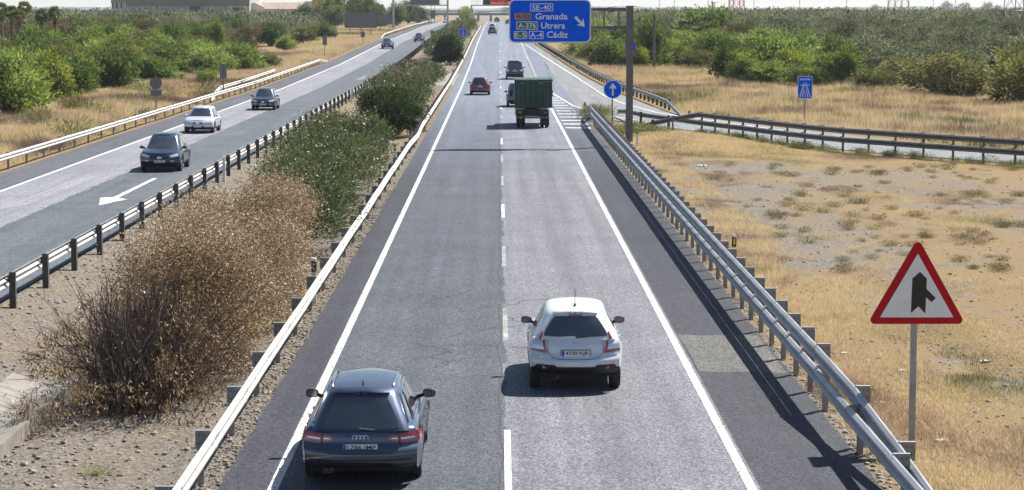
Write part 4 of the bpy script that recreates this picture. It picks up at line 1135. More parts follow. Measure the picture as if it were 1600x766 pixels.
PT = {}
PT['navy'] = M_paint('paint_navy', (.036, .047, .086), .85, .42)
PT['white'] = M_paint('paint_white', (.72, .74, .77), .0, .35)
PT['navy2'] = M_paint('paint_blue_black', (.020, .032, .068), .7, .3)
PT['silver'] = M_paint('paint_silver_white', (.62, .64, .66), .1, .35)
PT['slate'] = M_paint('paint_slate', (.035, .045, .075), .5, .28)
PT['red'] = M_paint('paint_dark_red', (.16, .008, .022), .3, .28)
PT['black'] = M_paint('paint_black', (.006, .008, .016), .3, .26)
PT['grey'] = M_paint('paint_grey', (.10, .11, .13), .4, .3)

car('wagon', 'parked_car' if 0 else 'car', 'dark blue estate car, silver roof rails, plate 1786 JMP, nearest the camera', -2.10, 34.25 + 1.33, PT['navy'], 0, None, '1786 JMP', True, ('rails', 'chrome_line', 'fin'), trim='dark')
car('cross', 'car', 'white crossover with black bumper cladding and plate 4730 KJR in the right lane', 1.46, 42.5 + 1.26, PT['white'], -.010, None, '4730 KJR', True, ('cladding', 'aerial'), trim='dark')
car('suv', 'car', 'dark blue off-road car with silver roof rails, nearest of the oncoming cars', -15.15, 100.3 + 1.36, PT['navy2'], PI + .02, None, '5362 GWL', False, ('rails', 'cladding'), trim='dark')
car('hatch', 'car', 'white hatchback, second of the oncoming cars', -17.55, 131.4 + 1.3, PT['silver'], PI - .01, None, '0417 DJF', False, ('cladding',))
car('hatch', 'car', 'slate grey hatchback, third of the oncoming cars', -16.95, 161.6 + 1.3, PT['slate'], PI, None, '7215 FKZ', False, ())
car('hatch', 'car', 'dark red hatchback in the left lane beyond the green truck', -1.62, 190.1 + 1.34, PT['red'], 0, None, '3805 HBN', True, ())
car('boxy', 'car', 'black square-backed off-road car in the right lane beyond the green truck', 1.58, 229 + 1.25, PT['black'], 0, None, '6241 CVD', True, ('lamp_clear',), trim='dark', scale=1.04)
car('boxy', 'car', 'pale car almost hidden in front of the green truck, only its left side showing', 1.40, 166.9 + 1.25, PT['grey'], 0, None, None, True, (), trim='dark', scale=.97)
car('suv', 'car', 'far dark estate car followed by a white one in the left lane near the crest', -1.40, 470, PT['grey'], 0, None, None, True, ())
car('hatch', 'car', 'far white car directly ahead of a dark car in the left lane', -1.55, 535, PT['white'], 0, None, None, True, ())
car('suv', 'car', 'farthest dark car at the crest of the near carriageway', -.75, 760, PT['slate'], 0, None, None, True, ())
car('hatch', 'car', 'far grey car partly behind the left edge of the blue overhead sign', 2.65, 660, PT['grey'], 0, None, None, True, ())
car('suv', 'car', 'dark car in the outer oncoming lane beside the wide grey board', -17.3, 349, PT['navy2'], PI, None, None, False, ())
car('hatch', 'car', 'dark car in the inner oncoming lane above the round dark bush', -14.0, 394, PT['black'], PI, None, None, False, ())
car('suv', 'car', 'white pickup-like car beneath the oncoming gantry', -17.0, 720, PT['white'], PI, None, None, False, ())
car('hatch', 'car', 'farthest pale car on the oncoming carriageway, to the right of the gantry leg', -14.3, 775, PT['silver'], PI, None, None, False, ())

# green truck
t = thing('truck', 'dark truck carrying a tall green ribbed open container in the right lane', 'truck', (2.05, 136.9, 0))
W2 = 2.02
mb = MB()
zc0, zc1 = 1.22, 3.0
mb.box((.05, 2.3, (zc0 + zc1) / 2), (2.26, 5.0, zc1 - zc0 - .12)); cont = mb.obj('container', MAT['tarp'], t)
for k in range(7):
    xx = -1.0 + k * .35 ; MB().box((xx, -.225, (zc0 + zc1) / 2 - .05), (.09, .09, zc1 - zc0 - .3)).obj('rib', MAT['tarp_rib'], cont)
mb = MB(); mb.box((.05, -.23, zc1 - .09), (2.32, .10, .10)); mb.box((.05, -.23, zc0 + .07), (2.30, .10, .12)); mb.box((-1.08, 2.3, zc1 - .09), (.08, 5.0, .12)); mb.box((1.18, 2.3, zc1 - .09), (.08, 5.0, .12)); mb.obj('container_frame', MAT['tarp'], cont)
for xx in (-.86, .92): MB().box((xx, -.285, 2.05), (.035, .015, 1.55)).obj('strap', MAT['steel_d'], cont)
mb = MB(); mb.box((-.045, -.29, 1.6), (.03, .05, .9)); mb.box((.045, -.29, 1.6), (.03, .05, .9)); mb.box((0.02, -.30, 2.3), (.25, .03, .05)); mb.obj('door_bar', MAT['tarp'], cont)
fold = MB()
fold.tube([(-1.05, -.30, 2.90), (-.5, -.31, 2.93), (-.12, -.31, 2.84), (.1, -.31, 2.95), (.45, -.31, 2.80), (1.15, -.30, 2.88)], .03, 6); fold.obj('cover_edge', MAT['steel_d'], cont)
for (a, b_) in ((-.62, .32), (.5, .30)): MB().box((a, -.30, 2.74), (b_, .012, .08)).obj('marking_plate', MAT['sign_back'], cont)
mb = MB(); mb.box((0, 2.6, 1.0), (.9, 6.2, .28)); mb.box((0, -.3, .93), (1.95, .12, .40)); mb.obj('chassis', MAT['underbody'], t)
mb = MB(); mb.box((0, -.42, .66), (2.0, .12, .12)); bb = mb.obj('rear_bumper', MAT['underbody'], t)
for k in range(8): MB().box((-.84 + k * .24, -.485, .66), (.20, .01, .06)).obj('reflective_strip', MAT['red_lens'] if k % 2 == 0 else MAT['dark_red_lens'], bb)
for s in (-1, 1):
    tl = MB().box((s * .78, -.40, .97), (.36, .06, .16)).obj('tail_light', MAT['black'], t)
    MB().box((s * .78 , -.435, .97), (.16, .02, .08)).obj('lens', MAT['amber'] if s < 0 else MAT['red_lens'], tl)
    MB().box((s * .80, .05, .36), (.42, .03, .40)).obj('mudflap', MAT['rubber'], t)
MB().box((-.05, -.385, .98), (.44, .02, .14)).obj('number_plate', MAT['yellow'], t)
for s in (-1, 1):
    for (yy, dx) in ((.55, .0), (.55, -.30), (4.6, 0)):
        wh = wheel(t, s * (W2 / 2 - .14 + dx), yy, .42, s); wh.name = 'wheel'
mb = MB(); mb.box((0, 5.6, 1.45), (2.1, 1.5, 1.7)); mb.box((0, 5.6, .75), (2.05, 1.6, .5)); mb.obj('cab', PT['white'], t)
for s in (-1, 1): MB().box((s * 1.28, 6.0, 1.9), (.18, .08, .4)).obj('mirror', MAT['black'], t)

# ------------------------------------------------------------------ vegetation
def nrm(a): return a / np.maximum(np.linalg.norm(a, axis=1, keepdims=True), 1e-9)
def leaf_quads(P, D, L, W):
    """diamond leaves: P base points, D unit directions, L lengths, W widths"""
    n = len(P); a = rng.normal(size=(n, 3)); S = nrm(np.cross(D, a))
    L = np.asarray(L)[:, None]; W = np.asarray(W)[:, None]
    bend = nrm(np.cross(S, D)) * L * rng.uniform(-.12, .12, (n, 1))
    V = np.stack([P, P + D * L * .5 + S * W * .5 + bend, P + D * L, P + D * L * .5 - S * W * .5 + bend], 1).reshape(-1, 3)
    F = np.arange(n * 4).reshape(n, 4)
    return V, F
def crown(lumps, n, leaf, wid, up=.35, sub=60, sig=.16, shell=.55, droop=0.0, vlo=.1, vhi=.9, vr=.15, out=1.0):
    """lumps: (x,y,z,rx,ry,rz). leaves gathered in many small clusters on and inside the lumps"""
    lumps = np.array(lumps, float); vol = lumps[:, 3] * lumps[:, 4] * lumps[:, 5]; pr = vol ** .7; pr /= pr.sum()
    li = rng.choice(len(lumps), sub, p=pr); Lp = lumps[li]
    d = nrm(rng.normal(size=(sub, 3))); d[:, 2] = np.where(d[:, 2] < -.35, -d[:, 2], d[:, 2])
    rad = 1 - (1 - shell) * rng.random((sub, 1)) ** 1.3
    C = Lp[:, :3] + d * Lp[:, 3:] * rad
    R_ = (Lp[:, 3:].mean(1) * sig * rng.uniform(.7, 1.7, sub))[:, None]
    cv = rng.uniform(-.5, .5, sub)
    k = rng.integers(0, sub, n)
    q = rng.normal(size=(n, 3)) * R_[k] * np.array([1.1, 1.1, .8])
    P = C[k] + q
    P[:, 2] = np.maximum(P[:, 2], .03)
    D = nrm(nrm(q + 1e-6) * .9 * out + d[k] * .7 * out + rng.normal(size=(n, 3)) * .5 + np.array([0, 0, up - droop]))
    V, F = leaf_quads(P, D, leaf * rng.uniform(.6, 1.35, n), wid * rng.uniform(.7, 1.3, n))
    v = np.clip(.5 + cv[k] * .55 + rng.normal(size=n) * vr, 0, 1) * (vhi - vlo) + vlo
    return V, F, np.repeat(v, 4)
def limbs(lumps, r0=.10, base=(0, 0), n=None):
    mb = MB(); L = list(lumps)
    for (x, y, z, rx, ry, rz) in (L if n is None else L[:n]):
        p0 = Vector((base[0] + R.uniform(-.15, .15), base[1] + R.uniform(-.15, .15), -.15)); p2 = Vector((x, y, z + rz * .35))
        p1 = p0.lerp(p2, .45) + Vector((R.uniform(-.2, .2), R.uniform(-.2, .2), .2))
        mb.tube([p0, p1, p2], [r0, r0 * .65, r0 * .2], 6)
        for _ in range(3):
            q = p1.lerp(p2, R.random()); e = Vector((x + R.uniform(-.8, .8) * rx, y + R.uniform(-.8, .8) * ry, z + R.uniform(-.3, .8) * rz))
            mb.tube([q, e], [r0 * .3, r0 * .08], 4)
    return mb
MAT['leaf_willow'] = M_leaf('foliage_fresh', [(0, (.030, .050, .022)), (.42, (.118, .172, .062)), (1, (.31, .38, .16))], .42, .6, .2)
MAT['leaf_yellow'] = M_leaf('foliage_yellowgreen', [(0, (.045, .070, .010)), (.42, (.14, .175, .046)), (1, (.31, .35, .12))], .42, .6, .2)
MAT['leaf_dark'] = M_leaf('foliage_dark', [(0, (.018, .034, .016)), (.5, (.072, .112, .044)), (1, (.20, .255, .11))], .35, .6, .2)
MAT['leaf_dusty'] = M_leaf('foliage_dusty', [(0, (.050, .056, .026)), (.5, (.125, .13, .060)), (1, (.24, .23, .11))], .35, .6, .2)
MAT['leaf_brown'] = M_leaf('foliage_brownish', [(0, (.070, .055, .035)), (.5, (.120, .100, .062)), (1, (.24, .20, .12))], .3, .7, .15)
MAT['leaf_olive'] = M_leaf('foliage_olive', [(0, (.022, .028, .024)), (.5, (.108, .124, .102)), (1, (.27, .29, .25))], .28, .75, .08)
MAT['leaf_palm'] = M_leaf('foliage_palm', [(0, (.03, .05, .018)), (.5, (.08, .12, .035)), (1, (.24, .26, .10))], .25)
MAT['leaf_oleander'] = M_leaf('foliage_oleander', [(0, (.014, .020, .013)), (.3, (.040, .058, .030)), (.6, (.095, .125, .062)), (.84, (.165, .19, .115)), (1, (.30, .31, .23))], .25, .45, .35, .1)
MAT['leaf_pitto'] = M_leaf('foliage_round', [(0, (.010, .024, .010)), (.5, (.030, .054, .022)), (1, (.085, .12, .045))], .25, .6, .2, .1)
MAT['leaf_dead'] = M_leaf('foliage_withered', [(0, (.030, .021, .014)), (.28, (.10, .066, .036)), (.55, (.285, .180, .085)), (.82, (.44, .315, .18)), (1, (.74, .65, .54))], .2, .5, .3, .0, (1, .95, .8))  # palest stop paints whitish leaf glints into the colour
MAT['petal'] = M_simple('petal_pink', (.55, .10, .20), .6, var=.3)
MAT['far_leaf'] = M_leaf('foliage_far', [(0, (.03, .05, .03)), (.5, (.06, .085, .045)), (1, (.10, .13, .07))], .2, .8, .05)

def lumpset(w, d, h, n, lo=.2):
    out = []
    for k in range(n):
        a = 2 * PI * k / n + R.uniform(-.5, .5); rr_ = R.uniform(.25, .62) if k else 0
        rz = h * R.uniform(.26, .40)
        z = h * R.uniform(.30, .70) - (rr_ * h * .16)
        out.append((math.cos(a) * w / 2 * rr_, math.sin(a) * d / 2 * rr_, max(rz * .7, min(h - rz, z)), w * R.uniform(.20, .34), d * R.uniform(.20, .34), rz))
    return out
def skirt(w, d, h, n):
    return [(math.cos(2 * PI * k / n + .3) * w * .30, math.sin(2 * PI * k / n + .3) * d * .30, h * .20, w * .20, d * .20, h * .22) for k in range(n)]
BUSH = {}
def bush_protos(kind, nvar, nleaf, leaf, wid, mat, sub=90, sig=.20, **kw):
    BUSH[kind] = []
    for i in range(nvar):
        L = lumpset(5, 5, 4, R.choice((7, 8, 9, 10))) + (skirt(5, 5, 4, 7) if kind != 'olive' else skirt(4.4, 4.4, 4.6, 5))
        V, F, a = crown(L, nleaf, leaf, wid, sub=sub, sig=sig, **kw)
        cm = fast_mesh('crown', V, F, MAT[mat], a)
        tm = limbs(L, .11).mesh('trunk', MAT['bark'])
        BUSH[kind].append((cm, tm))
bush_protos('willow', 5, 7000, .36, .10, 'leaf_willow', 90, .17, shell=.62)
bush_protos('yellow', 4, 6500, .32, .12, 'leaf_yellow', 90, .17, up=.6, shell=.62)
bush_protos('dark', 4, 6000, .32, .15, 'leaf_dark', 80, .18, shell=.62)
bush_protos('dusty', 4, 5200, .30, .12, 'leaf_dusty', 90, .17, shell=.62)
bush_protos('brown', 3, 4200, .30, .10, 'leaf_brown', 90, .17, shell=.55)
bush_protos('olive', 5, 3400, .30, .13, 'leaf_olive', 60, .19, shell=.6)
def plant(kind, x, y, h, w_, label, group, name='bush', cat='bush', var=None, sink=.1):
    cm, tm = BUSH[kind][R.randrange(len(BUSH[kind])) if var is None else var]
    t = thing(name, label, cat, (x, y, gz(x, y) - sink if y < 600 else zp(y) - sink), R.uniform(0, 2 * PI), group)
    s = (w_ / 5.0, w_ / 5.0, h / 4.0)
    place('crown', cm, t, scale=s); place('trunk', tm, t, scale=s)
    return t
HERO = [ # x, y, height, width, kind, label
 (-33.6, 154, 4.9, 5.4, 'willow', 'feathery bright green bush at the left edge of the photo behind the dry grass'),
 (-35.0, 145, 3.9, 4.5, 'dark', 'dark green bush touching the left edge, below the palms'),
 (-35.6, 178, 3.9, 4.6, 'yellow', 'yellow-green rounded bush left of the round sign back'),
 (-50.6, 253, 5.7, 6.2, 'willow', 'tall feathery tree with a dark shaded side, right of the palms'),
 (-52.5, 237, 4.1, 5.0, 'dusty', 'dusty low tree in front of the palm trunks'),
 (-50.6, 282, 4.5, 7.6, 'yellow', 'broad yellow-green tree in the middle of the left thicket'),
 (-35.8, 169, 2.8, 3.4, 'willow', 'small willowy bush leaning over the dry grass left of the round sign back'),
 (-33.9, 199, 3.8, 4.6, 'dark', 'dark bush straight behind the round sign back'),
 (-35.5, 186, 3.1, 4.0, 'dark', 'shaded bush between the yellow-green bush and the round sign back'),
 (-33.6, 219, 3.2, 5.6, 'willow', 'fresh green bush just right of the round sign back'),
 (-40.0, 257, 3.9, 5.4, 'yellow', 'light green tree behind the fresh green bush in the left thicket'),
 (-27.6, 212, 1.8, 2.2, 'willow', 'small green shrub standing alone in the dry grass beside the upright sign back'),
 (-35.2, 257, 3.8, 5.4, 'willow', 'bushy green tree behind the narrow upright sign back'),
 (-31.8, 247, 3.3, 5.4, 'willow', 'wide green bush to the right of the narrow upright sign back'),
 (-28.8, 253, 3.8, 5.2, 'willow', 'last bright green bush before the open dry grass on the left'),
 (-27.0, 263, 2.0, 2.8, 'dark', 'low dark skirt of green at the right end of the left thicket'),
 (-40.4, 321, 4.6, 3.6, 'willow', 'single bright leaning tree against the grey olive grove on the left'),
 (-38.5, 336, 4.1, 6.2, 'brown', 'brownish bare-looking bush right of the bright leaning tree'),
 (-37.0, 364, 3.8, 5.0, 'dark', 'dark rounded tree on the near edge of the left olive grove'),
 (-32.0, 337, 2.6, 3.2, 'willow', 'small round green bush alone in front of the left olive grove'),
 (-33.0, 380, 3.5, 5.2, 'dusty', 'greyish bush near the end of the row before the wide board'),
 (-32.0, 414, 3.2, 4.8, 'dark', 'dark bush nearest the wide grey board'),
 (-54.5, 330, 4.4, 6.0, 'willow', 'green tree with grey olives close behind, left thicket'),
 (-53.2, 343, 5.0, 6.6, 'brown', 'reddish brown thin tree at the top of the left thicket'),
 (-45.7, 321, 4.0, 5.6, 'dusty', 'dusty tree between the reddish tree and the bright leaning one'),
 (15.9, 272, 4.9, 5.6, 'dark', 'dark tree directly behind the steel mast'),
 (13.7, 302, 5.4, 5.6, 'willow', 'green tree between the blue overhead sign and the mast'),
 (17.9, 267, 6.0, 4.8, 'dark', 'tall dark tree just behind the utility pole'),
 (21.4, 270, 3.1, 3.4, 'yellow', 'yellowish upright bush right of the utility pole'),
 (23.5, 267, 2.5, 4.2, 'dusty', 'dusty green scrub in the gap right of the utility pole'),
 (30.6, 324, 6.9, 10.0, 'dark', 'largest tree on the right, dark with a bright green top breaking the skyline'),
 (35.5, 322, 5.2, 6.4, 'olive', 'greyish tree to the right of the largest tree'),
 (31.4, 306, 4.9, 6.6, 'brown', 'grey-brown thin tree in front of the largest tree'),
 (22.8, 222, 4.3, 4.0, 'dark', 'dark bush with a deep shaded left flank at the end of the grassy gap'),
 (23.6, 215, 3.6, 3.6, 'yellow', 'yellow-green bush leaning on the dark flank of its neighbour'),
 (29.5, 236, 5.4, 8.4, 'willow', 'broad domed tree, largest of the right thicket behind the motorway sign'),
 (25.2, 214, 2.6, 5.0, 'willow', 'low spreading green bush left of the motorway sign'),
 (29.0, 221, 3.5, 4.4, 'yellow', 'bright yellow-green crown just above the motorway sign'),
 (32.4, 212, 3.3, 4.8, 'willow', 'light green round bush right of the motorway sign'),
 (29.2, 211, 2.3, 4.4, 'willow', 'low green bush directly behind the motorway sign'),
 (33.9, 203, 2.1, 4.4, 'dusty', 'pale seedy scrub between the green bush and the olive trees'),
 (37.4, 188, 3.8, 7.4, 'dusty', 'wide olive-green bush nearest the right edge but one'),
 (40.5, 170, 4.6, 6.4, 'dusty', 'dark olive bush cut by the right edge of the photo'),
 (39.5, 218, 2.8, 5.0, 'dusty', 'dusty bush behind the wide olive-green one'),
 (34.8, 292, 4.8, 5.4, 'willow', 'green tree in the gap between the two right hand thickets'),
]
for x, y, h, w_, k, lab in HERO: plant(k, x, y, h, w_, lab, None)
taken = [(a[0], a[1], a[3] * .42) for a in HERO]
def free(x, y, r):
    return all((x - a) ** 2 + (y - b) ** 2 > (r + c) ** 2 for a, b, c in taken)
# anonymous thicket fill
nfill = 0
for _ in range(5000):
    y = R.uniform(140, 400)
    if R.random() < .60:
        x = -R.uniform(30, .236 * y + 4)
        if 262 < y < 350 and x < -.185 * y: continue
        if x > -36 - max(0, (y - 260)) * .07: continue
        if y > 300 and x > -42: continue
        lab, grp, kinds = 'bush of the dense green thicket between the dry grass and the olive grove on the left', 'bushes of the left thicket', ['willow', 'willow', 'yellow', 'dark', 'dusty', 'brown'] if y < 320 else ['dusty', 'dark', 'brown', 'olive', 'olive']
    else:
        x = R.uniform(12, 36)
        if y < 226 or y > 330 or x < 10 + (y - 240) * .0 or (x < 27 and y < 262) : continue
        if 20 < x < 24 and y < 300: continue
        lab, grp, kinds = 'bush of the dense green thicket behind the dry grass on the right', 'bushes of the right thicket', ['willow', 'dark', 'yellow', 'dusty']
    w_ = R.uniform(3.8, 6.2)
    if not free(x, y, w_ * .46): continue
    taken.append((x, y, w_ * .44)); nfill += 1
    kd = R.choice(kinds)
    adj = {'willow': 'feathery bright green', 'yellow': 'yellow-green rounded', 'dark': 'dark dense', 'dusty': 'dusty olive green', 'brown': 'brownish thin', 'olive': 'grey-green'}[kd]
    plant(kd, x, y, R.uniform(2.9, 4.4) + (y - 200) * .003, w_, adj + ' bush in the thicket ' + ('left of the oncoming road' if x < 0 else 'right of the slip road'), adj + (' bushes on the left' if x < 0 else ' bushes on the right'))
# row of darker trees by the far gantry on the left
for i, (x, y, h, w_) in enumerate([(-33, 590, 7.5, 7), (-38, 600, 8.5, 8), (-44, 610, 8.0, 7), (-50, 640, 7, 7), (-28.5, 620, 6.2, 6), (-31, 560, 5.5, 6), (-42, 570, 6.0, 7), (-25, 700, 5.5, 6), (-29, 720, 7, 7), (-56, 650, 6, 7)]):
    plant('dark', x, y, h, w_, 'tall dark tree in the row behind the wide grey board and the oncoming gantry', 'dark trees near the oncoming gantry', 'tree', 'tree')
# olive groves
pts = []
y = 215.0
while y < 2400:
    st = 6.2 if y < 500 else (7.5 if y < 900 else 13)
    lim = .240 * y + 8
    for sgn in (-1, 1):
        x = 22.0
        while x < lim:
            xx = sgn * (x + R.uniform(-1.6, 1.6)); yy = y + R.uniform(-1.8, 1.8)
            ok = (xx > 0 and ((yy > 345) or (xx > 39 and yy > 222) or (xx > 37 and yy > 260))) or (xx < 0 and xx < -40 and yy > 400) or (xx < -58 and yy > 365)
            if xx < 0 and -62 < xx and 540 < yy < 720: ok = False
            if yy > 700 and abs(xx) < 30 + (yy - 700) * .02: ok = False
            if 690 < yy < 760 and xx < -40: ok = False
            if ok: pts.append((xx, yy, st))
            x += st * R.uniform(.85, 1.2)
    y += st * 1.0
pts.sort(key=lambda p: p[1])
nobj = 290; no = 0
rest = []
for (x, y, st) in pts:
    if no < nobj and free(x, y, 1.2):
        side_ = 'right' if x > 0 else 'left'
        plant('olive', x, y, R.uniform(3.2, 4.5), R.uniform(5.0, 7.0), 'grey-green olive tree in the nearer rows of the %s grove' % side_, 'olive trees of the %s grove' % side_, 'olive_tree', 'tree'); no += 1
    else: rest.append((x, y, st))
LO = []
for i in range(6):
    L = lumpset(5, 5, 4, 6); LO.append((crown(L, 150, .55, .32, sub=40, sig=.28, shell=.7), crown(L, 60, 1.0, .6, sub=30, sig=.26, shell=.75)))
VV = []; FF = []; AA = []; off = 0
for (x, y, st) in rest:
    V, F, a = LO[R.randrange(6)][0 if y < 800 else 1]
    s = R.uniform(.95, 1.25) * (1.0 if st < 10 else 1.7); an = R.uniform(0, 6.28); c, s_n = math.cos(an), math.sin(an)
    hs = R.uniform(.85, 1.15) * (1 if st < 10 else .95)
    W_ = np.empty_like(V); W_[:, 0] = (V[:, 0] * c - V[:, 1] * s_n) * s + x; W_[:, 1] = (V[:, 0] * s_n + V[:, 1] * c) * s + y; W_[:, 2] = V[:, 2] * hs + zp(y) - .1
    VV.append(W_); FF.append(F + off); AA.append(np.clip(a + R.uniform(-.34, .34), 0, 1)); off += len(V)
o = place('olive_grove', fast_mesh('olive_grove', np.concatenate(VV), np.concatenate(FF), MAT['leaf_olive'], np.concatenate(AA)))
tag(o, 'grey-green mass of the olive grove running to the horizon', 'olive grove', None, 'stuff')

# palms on the left
def palm(x, y, h, label):
    t = thing('palm_tree', label, 'palm', (x, y, zp(y) - .1), R.uniform(0, 6))
    MB().tube([(0, 0, -.2), (.1, 0, h * .5), (.05, .1, h - .9)], [.34, .26, .24], 8).obj('trunk', MAT['bark'], t, smooth=50)
    P = []; D = []; A = []
    C = Vector((.05, .1, h - .9))
    for k in range(60):
        a = R.uniform(0, 2 * PI); el = R.uniform(-.75, 1.35)
        d = Vector((math.cos(a) * math.cos(el), math.sin(a) * math.cos(el), math.sin(el)))
        e = C + d * R.uniform(.40, .65)
        for j in range(16):     # fan blades
            q = (d + Vector((R.uniform(-.6, .6), R.uniform(-.6, .6), R.uniform(-.6, .4)))).normalized()
            P.append(e); D.append(q); A.append(.85 if el < -.3 else R.uniform(.2, .8))
    n = len(P); V, F = leaf_quads(np.array(P), np.array(D), rng.uniform(.5, .8, n), rng.uniform(.06, .11, n))
    place('crown', fast_mesh('crown', V, F, MAT['leaf_palm'], np.repeat(A, 4)), t)
    P = [C + Vector((R.uniform(-.25, .25), R.uniform(-.25, .25), R.uniform(-1.3, -.1))) for _ in range(150)]
    V, F = leaf_quads(np.array(P), nrm(np.array([(R.uniform(-.4, .4), R.uniform(-.4, .4), -1) for _ in P])), rng.uniform(.4, .7, 150), rng.uniform(.06, .12, 150))
    place('dead_skirt', fast_mesh('dead_skirt', V, F, MAT['leaf_brown'], rng.uniform(.2, .8, 600)), t)
for (px, top, Y, lab) in [(7, 8, 325, 'tallest palm at the very left edge of the photo'), (2, 20, 315, 'short palm cut by the left edge'), (24, 13, 330, 'second tall palm from the left edge'), (33, 18, 322, 'palm with a heavy dead skirt, third from the left edge'), (44, 6, 335, 'slim palm rising highest above the others'), (70, 19, 330, 'short palm standing apart, left of the last one'), (91, 14, 332, 'last palm of the group, farthest to the right')]:
    s = 3500 / Y; palm((px - 780) / s, Y, 7.2 + (15 - top) / s - zp(Y) + .3, lab)

# ------------------------------------------------------------------ median planting
def hedge_lumps(x0, x1, y0, y1, h, n, rx=.9, ry=1.1):
    out = []
    for _ in range(n):
        x = R.uniform(x0 + rx * .8, x1 - rx * .8); y = R.uniform(y0 + ry * .8, y1 - ry * .8); rz = h * R.uniform(.30, .46)
        out.append((x, y, max(rz * .8, min(h - rz, h * R.uniform(.35, .68))), rx * R.uniform(.7, 1.15), ry * R.uniform(.7, 1.2), rz))
    return out
def oleander(x, y, w_, d, h, label, n=9000, leaf=.17, flowers=.012, mat='leaf_oleander', name='oleander', cat='shrub'):
    t = thing(name, label, cat, (x, y, gz(x, y) - .05))
    L = hedge_lumps(-w_ / 2, w_ / 2, -d / 2, d / 2, h, max(6, int(w_ * d / 1.6)))
    V, F, a = crown(L, int(n * 1.15), leaf * .85, leaf * .22, up=.30, sub=int(n / 36), sig=.15, shell=.68, vr=.26, out=.5)
    place('crown', fast_mesh('crown', V, F, MAT[mat], a), t)
    limbs([(a, b, c * .7, d_ * .6, e * .6, f * .5) for a, b, c, d_, e, f in L], .04, n=12).obj('stems', MAT['bark'], t)
    if flowers:
        k = int(n * flowers * .45); tops = V.reshape(-1, 4, 3)[:, 2]; hi = tops[tops[:, 2] > h * .72]
        if len(hi) > 5:
            P = hi[rng.integers(0, len(hi), k)] + rng.normal(size=(k, 3)) * .06 + np.array([0, 0, .05]); P = np.repeat(P, 4, 0) + rng.normal(size=(k * 4, 3)) * .045
            V2, F2 = leaf_quads(P, nrm(rng.normal(size=P.shape) + np.array([0, 0, .5])), np.full(len(P), .06), np.full(len(P), .05))
            place('flowers', fast_mesh('flowers', V2, F2, MAT['petal']), t, kind='stuff')
    return t
oleander(-6.3, 68.5, 3.3, 7.5, 2.2, 'green oleander just behind the brown withered shrub in the median', 30000, .16, .0008)
oleander(-6.6, 77.0, 3.8, 9.5, 2.55, 'large green oleander, second behind the withered shrub, reaching nearly to the left rail', 34000, .16, .003)
oleander(-6.7, 87.0, 4.1, 10, 2.8, 'green oleander in the middle of the long median hedge', 32000, .17, .005)
oleander(-6.7, 97.5, 4.1, 10, 3.0, 'flowering oleander with pink blooms, last before the round dark bush', 30000, .18, .008)
oleander(-7.2, 147, 4.0, 9.0, 2.7, 'flowering oleander directly behind the first round dark bush', 18000, .22, .012)
oleander(-7.1, 157, 4.2, 9.5, 2.9, 'oleander in the middle of the second hedge stretch', 18000, .23, .02)
oleander(-7.0, 168, 4.2, 10.0, 3.0, 'oleander near the far end of the second hedge stretch', 16000, .24, .025)
oleander(-7.0, 193, 4.0, 10, 2.8, 'oleander between the pink flowering one and the paved median crossing', 12000, .27, .03)
oleander(-7.0, 203, 3.8, 9, 2.5, 'low end piece of the oleander hedge touching the paved crossing', 10000, .28, .03)
oleander(-7.4, 181, 4.4, 9, 3.0, 'tall oleander thick with pink bloom, third from the paved median crossing', 16000, .25, .05)
def round_bush(x, y, w_, h, label, n):
    t = thing('round_bush', label, 'shrub', (x, y, gz(x, y) - .05))
    L = [(0, 0, h * .5, w_ * .42, w_ * .42, h * .48)] + skirt(w_ * .95, w_ * .95, h * .8, 9) + skirt(w_ * .95, w_ * .95, h * 1.5, 9) + [(R.uniform(-.2, .2) * w_, R.uniform(-.2, .2) * w_, h * R.uniform(.35, .7), w_ * .24, w_ * .24, h * .25) for _ in range(7)]
    V, F, a = crown(L, n, .13 if y < 200 else .26, .06 if y < 200 else .12, up=.2, sub=420, sig=.11, shell=.86)
    place('crown', fast_mesh('crown', V, F, MAT['leaf_pitto'], a), t); limbs(L, .07, n=6).obj('stems', MAT['bark'], t)
round_bush(-6.4, 132.5, 4.3, 3.1, 'round dark green bush in the median, beside the flowering oleanders', 24000)
round_bush(-6.3, 279, 3.7, 3.7, 'far round dark bush where the two carriageways close up', 15000)
yy = 292
for i, (w_, h, d) in enumerate([(4.4, 2.6, 16), (4.6, 2.9, 18), (4.8, 3.0, 20), (5, 3.0, 24), (5, 3.0, 28), (5, 3.1, 34), (5, 3.1, 40), (5, 3.1, 50)]):
    oleander(-8.0 + .1 * i, yy + d / 2, w_, d, h, ['pinkish oleander right behind the far round bush', 'dusty oleander beside the small square blue sign', 'hedge piece behind the square blue sign', 'hedge piece before the gantry legs', 'hedge piece around the gantry legs', 'hedge piece just past the gantry legs', 'hedge piece near the crest of the road', 'last hedge piece at the crest under the far bridge'][i], 6500, .42, .03 if i < 2 else .008, 'leaf_oleander'); yy += d
oleander(-3.0 - 5.5, 600, 3.0, 30, 5.0, 'taller green shrub mass beyond the gantry leg in the median', 4000, .7, 0, 'leaf_willow')

